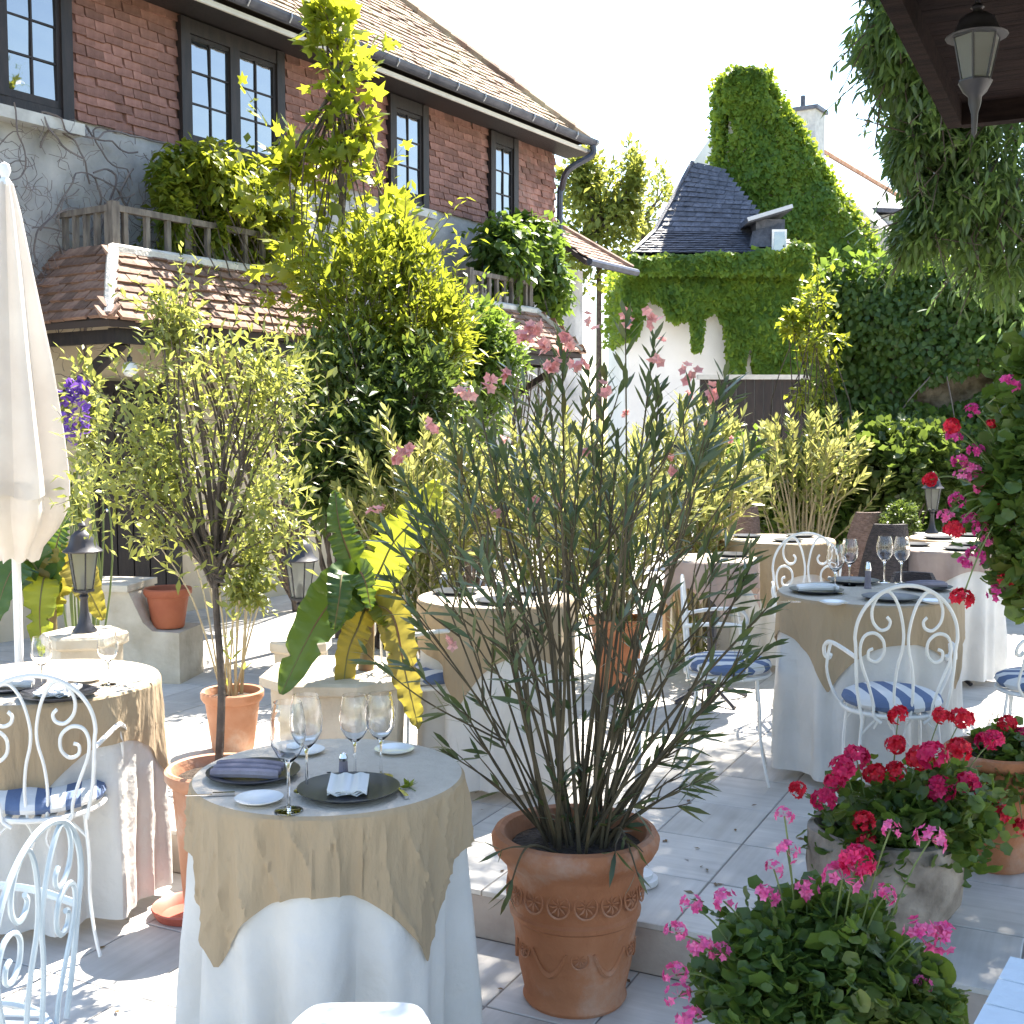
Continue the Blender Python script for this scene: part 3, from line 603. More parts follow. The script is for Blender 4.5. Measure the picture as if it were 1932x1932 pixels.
# ================================================================== FAR IVY HOUSE
def far_house():
    Y0 = 23.0; s = Y0/F
    base = at(1400, 900, Y0); base.z = 0.0
    rt = root('ivy_house', 'white house with slate hipped roof, tall gable and chimney smothered in green ivy', 'house', (base.x, Y0, 0))
    X = lambda u, Y=Y0: (u-HU)/F*Y-base.x
    zz = lambda v, Y=Y0: at(966, v, Y).z
    # front wing
    MB().box(X(1185), X(1490), 0, 5, 0, zz(484)).build('wall', M['white_wall'], rt)
    e0 = zz(482); ap = zz(312)
    rf = MB()
    pl, pr_, pb = Vector((X(1186), -.35, e0)), Vector((X(1505), -.35, e0)), None
    top0, top1 = Vector((X(1300, Y0+1.4), 1.4, zz(306, Y0+1.4))), Vector((X(1352, Y0+1.4), 1.4, zz(322, Y0+1.4)))
    back0, back1 = Vector((X(1190), 4.5, e0)), Vector((X(1500), 4.5, e0))
    # bell-cast: kick at a third of the height
    k0 = pl.lerp(top0, .3)+Vector((.08, .08, -.12)); k1 = pr_.lerp(top1, .3)+Vector((-.08, .08, -.12)); kb0 = back0.lerp(top0, .35)+Vector((.12, 0, -.2))
    rf.add([pl, pr_, k1, k0, top0, top1, kb0, back0, back1], [(0, 1, 2, 3), (3, 2, 5, 4), (7, 0, 3, 6), (6, 3, 4), (1, 8, 5, 2), (7, 6, 4, 5, 8)])
    ro = rf.build('slate_roof', M['slate'], rt)
    def slates(a, b, c, d, rows):  # courses of slates on the quad a b (eave) c d (top)
        mm = MB(); nrm = (b-a).cross(d-a).normalized()
        for r in range(rows):
            t = r/rows; p = a.lerp(d, t); q = b.lerp(c, t); p2 = a.lerp(d, t+1.15/rows); wd = (q-p).length; n = max(1, int(wd/.17)); up = (p2-p)
            for k in range(n):
                x0 = p.lerp(q, (k+(.5 if r % 2 else 0))/n); x1 = p.lerp(q, min(1, (k+.95+(.5 if r % 2 else 0))/n)); o_ = nrm*(.02+random.uniform(0, .012))
                mm.add([x0+o_, x1+o_, x1+up+nrm*.004, x0+up+nrm*.004], [(0, 1, 2, 3)])
        return mm
    m1 = slates(pl, pr_, k1, k0, 9); m2 = slates(k0, k1, top1, top0, 14); m1.add(m2.v, m2.f)
    o = m1.build('slate_courses', M['slate'], ro); o['kind'] = 'stuff'
    MB().tube([top0, k0, pl], .05, 5).build('hip_flashing', M['slate'], ro)
    # dormer
    dm = root_part('dormer', rt)
    dx0, dx1 = X(1405), X(1472)
    MB().box(dx0+.12, dx1-.02, -.15, 1.2, zz(482), zz(416)).build('dormer_wall', M['slate'], dm)
    MB().hexa([(dx0-.1, -.45, zz(428)), (dx1+.05, -.45, zz(403)), (dx1+.05, 1.3, zz(403)), (dx0-.1, 1.3, zz(428)), (dx0-.1, -.45, zz(428)+.1), (dx1+.05, -.45, zz(403)+.1), (dx1+.05, 1.3, zz(403)+.1), (dx0-.1, 1.3, zz(428)+.1)]).build('dormer_roof', M['slate'], dm)
    MB().beam((dx0-.1, -.46, zz(428)+.06), (dx1+.05, -.46, zz(403)+.06), .03, .07).build('dormer_flashing', M['zinc_light'], dm)
    MB().hexa([(dx0-.02, -.30, zz(470)), (dx1-.08, -.30, zz(470)), (dx1-.05, -.2, zz(425)), (dx0+.05, -.2, zz(440)), (dx0-.02, -.16, zz(470)), (dx1-.08, -.16, zz(470)), (dx1-.05, -.16, zz(425)), (dx0+.05, -.16, zz(440))]).build('dormer_front', M['slate'], dm)
    fw = MB().box(X(1443), X(1470), -.325, -.302, zz(480), zz(438)).build('dormer_window', M['white_paint'], dm)
    MB().box(X(1447), X(1466), -.33, -.325, zz(476), zz(443)).build('pane', M['pane'], fw)
    # tall gable and chimney
    Y1 = 1.9; Yg = Y0+Y1
    gx = lambda u: (u-HU)/F*Yg-base.x
    gz = lambda v: at(966, v, Yg).z
    poly = [(gx(1352), 0), (gx(1648), 0), (gx(1648), gz(505)), (gx(1572), gz(392)), (gx(1505), gz(285)), (gx(1440), gz(190)), (gx(1420), gz(182)), (gx(1368), gz(205)), (gx(1362), gz(330))]
    MB().prism(poly, Y1, Y1+6).build('gable', M['white_wall'], rt)
    ch = [(gx(1358), gz(215)), (gx(1422), gz(215)), (gx(1420), gz(145)), (gx(1362), gz(150))]
    MB().prism(ch, Y1-.05, Y1+1.1).build('chimney', M['white_wall'], rt)
    # ivy: leaves sampled over the faces
    def on_poly(poly, y, n, pull=.12, bulge=.22, size=.115):
        xs = [p[0] for p in poly]; zs_ = [p[1] for p in poly]; out = []
        P = np.stack([rng.uniform(min(xs)-.1, max(xs)+.1, n*3), rng.uniform(min(zs_), max(zs_)+.1, n*3)], 1); ins = np.zeros(len(P), bool)
        j = len(poly)-1
        for i in range(len(poly)):
            xi, zi = poly[i]; xj, zj = poly[j]
            c = ((zi > P[:, 1]) != (zj > P[:, 1])) & (P[:, 0] < (xj-xi)*(P[:, 1]-zi)/(zj-zi+1e-9)+xi); ins ^= c; j = i
        P = P[ins][:n]; lump = .35*np.sin(P[:, 0]*1.1+P[:, 1]*.8)+.35*np.sin(P[:, 1]*1.3-P[:, 0]*.5+2)+np.sin(P[:, 0]*3.1+np.sin(P[:, 1]*2.3)*1.3)*np.sin(P[:, 1]*3.7+P[:, 0])*.5+.5
        pos = np.stack([P[:, 0], y-pull*rng.random(len(P))-bulge*lump, P[:, 1]], 1)
        d = np.stack([rng.normal(0, .5, len(P)), rng.normal(-.35, .3, len(P)), rng.normal(-.75, .35, len(P))], 1); nr = np.stack([rng.normal(0, .45, len(P)), np.full(len(P), -1.0), rng.normal(.5, .4, len(P))], 1)
        s_ = size*(.7+.6*rng.random(len(P))); return leaf_arrays(pos, d, nr, s_, s_*.85, 'diamond', .05)
    parts = [on_poly(poly, Y1-.02, 27000), on_poly([(x, z) for x, z in ch[:2]]+[(gx(1430), gz(165)), (gx(1422), gz(140)), (gx(1400), gz(132)), (gx(1370), gz(135)), (gx(1354), gz(150))], Y1-.08, 3200, .15, .1)]
    # right raking edge and chimney sides with thickness
    rake = [Vector((poly[i][0], 0, poly[i][1])) for i in (2, 3, 4, 5)]+[Vector((gx(1424), 0, gz(190))), Vector((gx(1424), 0, gz(150)))]
    n = 8000; t = rng.random(n)*(len(rake)-1); i0 = t.astype(int); f_ = (t-i0)[:, None]; RP = np.array([tuple(p) for p in rake])
    pos = RP[i0]*(1-f_)+RP[i0+1]*f_+np.stack([rng.normal(.08, .07, n), Y1+rng.random(n)*1.2-.2, rng.normal(.08, .07, n)], 1)
    parts.append(leaf_arrays(pos, rand_unit(n)+np.array([[.6, 0, .2]]), rand_unit(n), .12, .10, 'diamond'))
    n = 2600; pos = np.stack([rng.normal(gx(1358), .07, n), Y1+rng.random(n)*1.0-.1, rng.uniform(gz(340), gz(140), n)], 1)
    parts.append(leaf_arrays(pos, rand_unit(n)+np.array([[-.6, 0, -.3]]), rand_unit(n), .12, .10, 'diamond'))
    n = 800; pos = np.stack([rng.uniform(gx(1362), gx(1420), n), Y1+rng.random(n)*1.1-.1, gz(143)+rng.normal(.04, .06, n)], 1)
    parts.append(leaf_arrays(pos, rand_unit(n)+np.array([[0, 0, .5]]), rand_unit(n), .12, .10, 'diamond'))
    # front wing: ivy everywhere save ragged bare patches low down
    wp = [(X(1170), zz(530)), (X(1192), zz(492)), (X(1500), zz(492)), (X(1500), zz(745)), (X(1420), zz(745)), (X(1415), zz(640)), (X(1400), zz(655)), (X(1395), zz(720)), (X(1372), zz(720)), (X(1362), zz(620)), (X(1345), zz(585)),
          (X(1318), zz(600)), (X(1312), zz(660)), (X(1300), zz(665)), (X(1296), zz(600)), (X(1262), zz(610)), (X(1245), zz(580)), (X(1215), zz(560)), (X(1195), zz(640)), (X(1170), zz(640))]
    parts.append(on_poly(wp, -.03, 19000, .14, .22))
    eav = [(X(1172), zz(520)), (X(1180), zz(486)), (X(1212), zz(492)), (X(1240), zz(484)), (X(1290), zz(488)), (X(1330), zz(481)), (X(1385), zz(486)), (X(1420), zz(476)), (X(1455), zz(480)), (X(1480), zz(462)), (X(1510), zz(470)), (X(1510), zz(520))]
    parts.append(on_poly(eav, -.40, 4200, .14, .12))
    n = 2000; pos = np.stack([rng.normal(X(1180), .1, n), rng.random(n)*3-.2, rng.uniform(zz(640), zz(490), n)], 1)
    parts.append(leaf_arrays(pos, rand_unit(n)+np.array([[-.5, 0, -.3]]), rand_unit(n), .12, .10, 'diamond'))
    iv = leaf_mesh('ivy', parts, L['ivy_tower']); linkmesh('ivy', iv, rt)
far_house()
def far_roof():
    Y = 31.0; c = at(1600, 600, Y); rt = root('slate_roofed_house', 'distant house with a pale sunlit roof and grey chimney behind the ivy gable', 'house', (c.x, Y, 0), R(90)-R(33))
    # local x along ridge (receding right), -y towards camera side
    def loc(p): return Matrix.Rotation(-(R(90)-R(33)), 4, 'Z') @ (Vector(p)-Vector((c.x, Y, 0)))
    r0 = loc(at(1470, 240, 29.0)); zr = r0.z
    x0 = r0.x; yr = r0.y; L_ = 13.0
    MB().box(x0-.3, x0+L_, yr-3.4, yr+3.4, 0, zr-3.6).build('wall', M['white_wall'], rt)
    MB().add([(x0-.5, yr-3.8, zr-3.9), (x0+L_+.4, yr-3.8, zr-3.9), (x0+L_+.4, yr, zr), (x0-.5, yr, zr), (x0-.5, yr+3.8, zr-3.9), (x0+L_+.4, yr+3.8, zr-3.9)], [(0, 1, 2, 3), (3, 2, 5, 4), (0, 3, 4), (1, 5, 2)]).build('roof', M['glare_slate'], rt)
    MB().tube([(x0-.5, yr, zr+.03), (x0+L_+.4, yr, zr+.03)], .09, 6).build('ridge_tile', M['terra_pale'], rt)
    q = loc(at(1535, 260, 30.2)); chx = q.x
    cb = MB().box(chx-.35, chx+.35, yr-.45, yr+.45, zr-.9, zr+.65).build('chimney', M['sill'], rt)
    MB().box(chx-.42, chx+.42, yr-.52, yr+.52, zr+.65, zr+.74).build('chimney_cap', M['slate'], cb)
    MB().tube([(chx, yr, zr+.74), (chx, yr, zr+1.1)], .06, 6).build('chimney_pot', M['slate'], cb)
    # dormer on the near slope, far along
    dd = loc(at(1655, 440, 30.0)); dx = dd.x
    dm = root_part('dormer', rt); yy = yr-2.2
    MB().box(dx-.6, dx+.6, yy-.6, yy+1.6, zr-3.4, zr-2.0).build('dormer_wall', M['white_wall'], dm)
    MB().hexa([(dx-.8, yy-.9, zr-2.1), (dx+.8, yy-.9, zr-2.1), (dx+.8, yy+1.8, zr-1.75), (dx-.8, yy+1.8, zr-1.75), (dx-.8, yy-.9, zr-2.0), (dx+.8, yy-.9, zr-2.0), (dx+.8, yy+1.8, zr-1.65), (dx-.8, yy+1.8, zr-1.65)]).build('dormer_roof', M['slate'], dm)
    fw = MB().box(dx-.4, dx+.4, yy-.65, yy-.6, zr-3.2, zr-2.25).build('dormer_window', M['timber'], dm)
    MB().box(dx-.34, dx+.34, yy-.66, yy-.65, zr-3.12, zr-2.32).build('pane', M['pane'], fw)
far_roof()
# ================================================================== FURNITURE
def fold_fn(seed, k=11, amp=.030, flare=-.004):
    rr = random.Random(seed); ph = [rr.uniform(0, 6.28) for _ in range(4)]
    def f(th, d):
        q = min(d/.55, 1.2)
        return flare*q + amp*q*(math.sin(k*th+ph[0])+.6*math.sin((k+4)*th+ph[1])+.35*math.sin((2*k+3)*th+ph[2]))
    return f
def cloth_mesh(name, Rr, ext, fold, m, dz=0.0, off=0.0, nth=176, nh=16, wr=0.0, seed=1, top_mat=None):
    rr = random.Random(seed); ph = [rr.uniform(0, 6.28) for _ in range(6)]
    mb = MB(); rings = [0.02, .5, .85, .96]
    vs_ = []
    for k in range(nth):
        th = 2*math.pi*k/nth; e = ext(th); drop = max(e-Rr, .02); col = []
        for q in rings: col.append((Rr*q*math.cos(th), Rr*q*math.sin(th), dz))
        col.append(((Rr-.004+off)*math.cos(th), (Rr-.004+off)*math.sin(th), dz-.002))
        for j in range(1, nh+1):
            d = drop*j/nh; r = Rr+.004+off+fold(th, d)+max(-.6, 1.0*min(1, d/.06)*(math.sin(21*th+ph[3]+d*5+1.2*math.sin(4*th+d*6))*.55+(1-abs(math.sin(15*th-ph[4]-d*7+.9*math.sin(6*th+d*8))))**3*1.1-.4+(1-abs(math.sin(26*th+d*11+ph[5]+1.4*math.sin(3*th-d*9))))**4*.7+math.sin(57*th+d*9+ph[1])*.16))*wr
            col.append((r*math.cos(th), r*math.sin(th), dz-.004-d))
        vs_ += col
    n = len(rings)+1+nh; fs = []; mi = []
    for k in range(nth):
        k2 = (k+1) % nth
        for j in range(n-1):
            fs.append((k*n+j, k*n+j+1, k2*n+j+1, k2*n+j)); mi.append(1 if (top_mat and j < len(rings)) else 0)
    mb.add(vs_, fs); mb.mi = mi
    return mb.mesh(name, [m, top_mat] if top_mat else m, True)
def round_table(label, c, zf, Rr, h, seed, ulabel, olabel, rot=0.0, a=.56, under=True, hem=.06, lift=None, omat='linen', topm='linen_lit', wr=.004, grp=None, ugrp=None, ogrp=None, k=11, owr=.004, amp=.03):
    ztop = zf+h
    t = root('round_table', label, 'table', (c[0], c[1], zf), 0, grp)
    MB().lathe([(Rr-.01, h-.035), (Rr, h-.03), (Rr, h-.012), (Rr-.01, h-.008)], 40).build('tabletop', M['old_timber'], t)
    MB().lathe([(.03, .03), (.03, h-.035)], 10).build('pedestal', M['black_iron'], t)
    for q in range(4):
        an = q*math.pi/2+.4; MB().tube(smooth_path([(0, 0, .12), (.12*math.cos(an), .12*math.sin(an), .07), (.26*math.cos(an), .26*math.sin(an), .012)], 4), .014, 6).build('foot', M['black_iron'], t)
    ff = fold_fn(seed, k, amp)
    if under:
        def ext(th):
            e = Rr+h-hem
            if lift:
                for (l0, w_, am) in lift:
                    dth = (th-l0+math.pi) % (2*math.pi)-math.pi; e -= am*math.exp(-(dth/w_)**2)
            return e
        u_ = linkmesh('tablecloth', cloth_mesh('tablecloth', Rr, ext, ff, M['white_cloth'], 0, 0, wr=.003, seed=seed), None, (c[0], c[1], ztop-.004))
        tag(u_, ulabel, 'tablecloth', ugrp)
    if olabel:
        def ext2(th):
            q = th-rot; return a/max(abs(math.cos(q)), abs(math.sin(q)))
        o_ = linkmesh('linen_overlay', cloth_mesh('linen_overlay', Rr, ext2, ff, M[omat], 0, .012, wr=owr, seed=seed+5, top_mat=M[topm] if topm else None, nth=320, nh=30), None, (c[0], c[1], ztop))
        tag(o_, olabel, 'tablecloth', ogrp)
    return ztop+.001
# --- place-setting things
def lathe_thing(name, prof, m, p, label, cat, group=None, n=28, rz=0, smooth=True):
    o = MB().lathe(prof, n).build(name, m, None, p, (0, 0, rz), smooth); return tag(o, label, cat, group)
CHARGER = [(.0, .004), (.085, .004), (.09, .0), (.095, .004), (.137, .017), (.139, .020), (.134, .020), (.095, .010), (.0, .009)]
BREAD = [(.0, .002), (.035, .0), (.04, .003), (.062, .011), (.064, .014), (.060, .014), (.04, .007), (.0, .006)]
def plate(p, label, prof, m, group=None, s=1.0):
    return lathe_thing('plate', [(r*s, z*s) for r, z in prof], m, p, label, 'plate', group)
GL = [(.0, .0), (.034, .0), (.034, .002), (.006, .005), (.0035, .012), (.0035, .095), (.008, .108), (.026, .125), (.040, .15), (.0435, .18), (.040, .215), (.0335, .245),
      (.0325, .245), (.039, .215), (.0422, .18), (.0388, .151), (.0248, .1265), (.006, .1105), (.0, .110)]
def glass(p, label, hgt, group, s=1.0):
    k = hgt/.245; return lathe_thing('wine_glass', [(r*s*(k*.5+.5), z*k) for r, z in GL], M['glass'], p, label, 'glass', group, 28)
def knife(p, rz, label, group=None, ln=.2):
    t = root('knife', label, 'knife', p, rz, group)
    MB().box(-.006, .006, 0, ln*.45, .001, .009).build('handle', M['steel'], t)
    MB().hexa([(-.004, ln*.45, .002), (.004, ln*.45, .002), (.004, ln, .002), (0, ln, .002), (-.004, ln*.45, .005), (.004, ln*.45, .005), (.004, ln, .004), (0, ln, .004)]).build('blade', M['steel'], t)
def napkin_fold(p, rz, label, m, w_=.105, l_=.135, layers=3, group=None):
    mb = MB(); n = 12
    for q in range(layers):
        z0 = .022+q*.005; vs_ = []
        for j in range(2):
            for i in range(n+1):
                x = -w_/2+w_*i/n; y = -l_/2-.004*q+.006*math.sin(i*1.9+q) if j == 0 else l_/2
                vs_.append((x, y, z0+.003*math.sin(i*1.3+q)+(.0 if j else -.006)))
        vs_ += [(x, y, z+.004) for x, y, z in vs_]; m2 = 2*(n+1)
        fs = []
        for i in range(n):
            a, b, c, d = i, i+1, n+1+i+1, n+1+i
            fs += [(a, d, c, b), (a+m2, b+m2, c+m2, d+m2), (a, b, b+m2, a+m2), (d, d+m2, c+m2, c)]
        fs += [(0, m2, n+1+m2, n+1), (n, 2*n+1, 2*n+1+m2, n+m2)]
        mb.add(vs_, fs)
    return tag(mb.build('napkin', m, None, p, (0, 0, rz), True), label, 'napkin', group)
def napkin_roll(p, rz, label, m, group=None, n=3, ln=.2):
    mb = MB()
    for q in range(n):
        y = -.03+q*.026; r = .014
        pts = smooth_path([(-ln/2, y, .030+.004*q), (-ln/6, y-.006, .034+.006*q), (ln/6, y-.004, .034+.006*q), (ln/2, y+.004, .029+.004*q)], 4)
        mb.tube(pts, [r*.9]+[r]*(len(pts)-2)+[r*.85], 8)
    return tag(mb.build('napkin', m, None, p, (0, 0, rz), True), label, 'napkin', group)
# ---------------------------------------------------------------- front table
FT = onz(614, 1478, .755); FT = Vector((-.525, 3.36, 0))
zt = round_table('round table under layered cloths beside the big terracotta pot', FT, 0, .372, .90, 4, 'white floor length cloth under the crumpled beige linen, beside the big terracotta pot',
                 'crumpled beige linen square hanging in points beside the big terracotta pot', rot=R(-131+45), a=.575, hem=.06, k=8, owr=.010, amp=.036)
def onft(u, v): return onz(u, v, zt)
P = onft(658, 1497); plate(P, 'round black charger plate carrying a white folded napkin', CHARGER, M['plate_black'], s=1.0)
napkin_fold((P.x, P.y, P.z), R(4), 'white folded napkin lying across a black charger plate', M['china'])
P = onft(478, 1465); plate(P, 'black plate carrying rolled dark napkins near the pruned tree pot', CHARGER, M['plate_black'], s=.95)
napkin_roll((P.x-.01, P.y-.02, P.z-.008), R(-6), 'dark rolled napkin stack on the black plate near the pruned tree pot', M['napkin_dark'], n=3, ln=.19)
plate(onft(489, 1513), 'small white side plate beside a knife on the crumpled linen table', BREAD, M['china'])
for u, v, lb in ((575, 1421, 'small white side plate behind the tall wine glass on crumpled linen'), (744, 1419, 'small white side plate nearest the oleander on crumpled linen')): plate(onft(u, v), lb, BREAD, M['china'], 'side plates at the back of the crumpled linen table', .95)
knife(onft(443, 1500), R(97), 'silver knife beside the small white side plate on crumpled linen', ln=.13)
knife(onft(768, 1508), R(20), 'silver knife right beside the charger with the white folded napkin', ln=.12)
for (u, v, h_, lb) in ((545, 1530, .285, 'tall wine glass standing between the two black plates on crumpled linen'), (579, 1492, .265, 'wine glass behind the tall one, between rolled napkins and pepper mill'), (670, 1470, .24, 'wine glass right beside the slim pepper mill on crumpled linen'), (719, 1466, .24, 'wine glass beside the back side plate with a dark centre on crumpled linen')):
    glass(onft(u, v), lb, h_, 'wine glasses on the crumpled linen table')
P = onft(648, 1462); sh = root('pepper_mill', 'slim glass pepper mill between the wine glasses', 'pepper mill', P)
MB().lathe([(.013, 0), (.014, .004), (.012, .04), (.012, .042)], 12).build('body', M['napkin_dark'], sh); MB().lathe([(.0125, .042), (.013, .05), (.009, .062), (0, .066)], 12).build('cap', M['steel'], sh)
P = onft(772, 1488); fr = root('posy', 'tiny green sprig lying beside the black charger plate', 'sprig', P)
d_ = rand_unit(14); d_[:, 2] = abs(d_[:, 2])*.5; linkmesh('leaf_spray', leaf_mesh('leaf_spray', [leaf_arrays(np.zeros((14, 3))+[0, 0, .004], d_, rand_unit(14)+[0, 0, 1], .03, .014)], L['bright']), fr)
MB().tube([(0, 0, .004), (.02, -.03, .003)], .0015, 5).build('stalk', M['stem_green'], fr)
# ---------------------------------------------------------------- wrought iron chair
def spiral(cx, cz, r0, r1, a0, turns, y, n=22):
    return [(cx+(r0+(r1-r0)*i/n)*math.cos(a0+turns*2*math.pi*i/n), y, cz+(r0+(r1-r0)*i/n)*math.sin(a0+turns*2*math.pi*i/n)) for i in range(n+1)]
def chair(label, loc, rz, m, cushion=True, group=None, hb=.50):
    t = root('iron_chair', label, 'chair', loc, rz, group); t.scale = (1, 1, 1.2); hb *= .9; yb = -.185; zs = .44; k = hb/.5; r = .0062
    Zb = lambda z: zs+(z-zs)*k
    yy = lambda z: yb-.10*max(0, z-zs)
    def bp(pts): return [(x, yy(Zb(z)), Zb(z)) for x, z in pts]
    hoop = bp([(-.165, .42), (-.19, .55), (-.20, .70)])+[( -.205*math.cos(a), yy(Zb(.74+.2*math.sin(a))), Zb(.74+.2*math.sin(a))) for a in np.linspace(0, math.pi, 13)]+bp([(.20, .70), (.19, .55), (.165, .42)])
    MB().tube(smooth_path(hoop, 3), r*1.15, 7).build('back_hoop', m, t, smooth=True)
    for s in (-1, 1):
        # tall inner S that ends in the upper volute
        up = bp([(s*x, z) for x, z in ((.03, .42), (.038, .52), (.03, .62), (.012, .70), (.012, .77), (.035, .86), (.075, .915), (.115, .90), (.14, .85), (.135, .80), (.105, .768), (.075, .775), (.066, .80), (.08, .818))])
        MB().tube(smooth_path(up, 4), r, 6).build('scroll', m, t, smooth=True)
        lo = bp([(s*x, z) for x, z in ((.085, .405), (.115, .43), (.12, .48), (.145, .56), (.175, .64), (.182, .70), (.165, .745), (.125, .755), (.09, .725), (.088, .675), (.115, .645), (.145, .655), (.148, .685), (.13, .695))])
        MB().tube(smooth_path(lo, 4), r, 6).build('scroll', m, t, smooth=True)
        ar = [(s*.20, yy(.64), .64), (s*.235, -.08, .655), (s*.255, .04, .655), (s*.27, .085, .635), (s*.265, .10, .60), (s*.25, .085, .59), (s*.245, .07, .605)]
        MB().tube(smooth_path(ar, 4), r*1.35, 6).build('armrest', m, t, smooth=True)
        sp = [(s*.25, .05, .652), (s*.262, .07, .56), (s*.235, .09, .48), (s*.2, .07, .43)]
        MB().tube(smooth_path(sp, 4), r, 6).build('arm_support', m, t, smooth=True)
        for f in (-1, 1):
            lg = [(s*.15, f*.14, .43), (s*.165, f*.155, .30), (s*.165, f*.16, .18), (s*.18, f*.18, .08), (s*.20, f*.20, .008)]
            MB().tube(smooth_path(lg, 4), r*1.1, 6).build('leg', m, t, smooth=True)
            cu = [(s*.158, f*.148, .36), (s*.10, f*.145, .41), (s*.05, f*.14, .415), (s*.02, f*.14, .36), (s*.04, f*.142, .32)]
            MB().tube(smooth_path(cu, 3), r*.8, 5).build('leg_scroll', m, t, smooth=True)
    ring = [(.205*math.cos(a), .205*math.sin(a), zs-.008) for a in np.linspace(0, 2*math.pi, 33)]
    MB().tube(ring, r*1.3, 6).build('seat_ring', m, t, smooth=True)
    sm_ = MB()
    for q in range(7):
        x = -.15+q*.05; l_ = math.sqrt(.2**2-x*x); sm_.box(x-.012, x+.012, -l_, l_, zs-.006, zs-.002)
    sm_.build('seat_mesh', m, t)
    if cushion:
        MB().lathe([(.0, 0), (.17, .0), (.198, .008), (.208, .022), (.2, .038), (.17, .05), (.08, .056), (0, .057)], 36, wob=.012).build('cushion', M['stripe'], t, (0, .005, zs), (0, 0, .1), smooth=True)
    return t
chair('white scrollwork iron chair drawn up to the sunlit table by the parasol', onz(95, 1775, 0), R(12), M['white_iron'], hb=.47)
chair('white iron chair with shade put into its blue grey colour, turned edge on, half cut off by the crumpled linen table', (-1.24, 2.55, 0), R(86), M['shaded_iron'], cushion=False, hb=.46)
chair('white scrollwork iron chair with striped cushion behind the red geraniums', (1.62, 5.02, ZT), R(-4), M['white_iron'])
chair('white iron chair with striped cushion set sideways beyond the right hand geraniums', (2.42, 5.35, ZT), R(62), M['white_iron'])
chair('white iron chair with striped cushion half hidden by the oleander tips', (1.05, 5.75, ZT), R(-100), M['white_iron'], hb=.42)
chair('white iron chair facing us across the table behind the red geraniums', (1.78, 6.95, ZT), R(180), M['white_iron'], cushion=False)
chair('white iron chair half hidden behind the oleander stems, nearer the banana', (-.42, 5.55, ZT), R(-60), M['white_iron'], hb=.45)
# ---------------------------------------------------------------- right table
RT = Vector((1.75, 5.80, 0))
zr = round_table('round table under a draped linen square behind the red geraniums', RT, ZT, .425, .90, 9, 'white floor length cloth on the table behind the red geraniums', 'smooth beige linen square on the table behind the red geraniums', rot=R(-130+45), a=.60, k=9, owr=.003)
def onr(u, v): return onz(u, v, zr)
gR = 'settings on the table behind the red geraniums'
for (u, v, lb) in ((1540, 1118, 'black charger plate under the pale rolled napkin'), (1680, 1132, 'bare black charger plate seen through the scrolls of the chair back'), (1745, 1112, 'black charger plate under the dark rolled napkin by the black tub chair'), (1610, 1100, 'black charger plate below the iron chair facing us')):
    P = onr(u, v); plate(P, lb, CHARGER, M['plate_black'], gR, .95)
P = onr(1540, 1118); napkin_roll((P.x, P.y, P.z-.006), R(5), 'pale rolled napkin on the table behind the red geraniums', M['china'], n=2, ln=.2)
P = onr(1745, 1112); napkin_roll((P.x, P.y, P.z-.006), R(5), 'dark rolled napkin on the table behind the red geraniums', M['napkin_dark'], n=2, ln=.2)
for u, v, lb in ((1572, 1140, 'small white side plate in front of the pale rolled napkin'), (1760, 1138, 'small white side plate in front of the dark rolled napkin')): plate(onr(u, v), lb, BREAD, M['china'], gR)
knife(onr(1510, 1137), R(90), 'silver knife on the table behind the red geraniums', ln=.12)
for (u, v, lb) in ((1575, 1120, 'wine glass next to the pale rolled napkin'), (1602, 1105, 'wine glass between the pale napkin pair and the dark pepper mill'), (1668, 1098, 'wine glass just past the dark pepper mill before the dark tub chair'), (1700, 1100, 'wine glass next to the dark rolled napkin')): glass(onr(u, v), lb, .24, 'wine glasses on the table behind the red geraniums')
P = onr(1637, 1110); pm = root('pepper_mill', 'dark pepper mill with steel cap between four wine glasses', 'pepper mill', P)
MB().lathe([(.018, 0), (.018, .004), (.014, .07), (.016, .09)], 12).build('body', M['napkin_dark'], pm); MB().lathe([(.016, .09), (.016, .1), (.01, .13), (0, .135)], 12).build('cap', M['steel'], pm)
# ---------------------------------------------------------------- left sunlit table
LT = Vector((-1.83, 4.62, 0))
zl = round_table('round table in full sun beside the closed parasol', LT, 0, .42, .90, 14, 'white floor length cloth in full sun beside the closed parasol', 'beige linen square in full sun beside the closed parasol', rot=R(-80+45), a=.60, k=10, owr=.004)
def onl(u, v): return onz(u, v, zl)
for u, v, lb in ((15, 1300, 'black charger plate with a rolled napkin on the sunlit table'), (110, 1315, 'black charger plate with a flat folded napkin on the sunlit table')): plate(onl(u, v), lb, CHARGER, M['plate_black'], 'settings on the sunlit table')
P = onl(110, 1315); napkin_fold((P.x, P.y, P.z), 0, 'white folded napkin on the sunlit table', M['china'], w_=.13)
P = onl(15, 1300); napkin_roll((P.x, P.y, P.z-.006), 0, 'rolled napkin on a black plate on the sunlit table', M['white_cloth'], n=2)
plate(onl(160, 1285), 'small white side plate on the sunlit table', BREAD, M['china'])
for u, v, lb in ((80, 1300, 'wine glass between the two black plates on the sunlit table'), (205, 1292, 'wine glass beside the small side plate at the edge of the sunlit table')): glass(onl(u, v), lb, .2, 'wine glasses on the sunlit table')
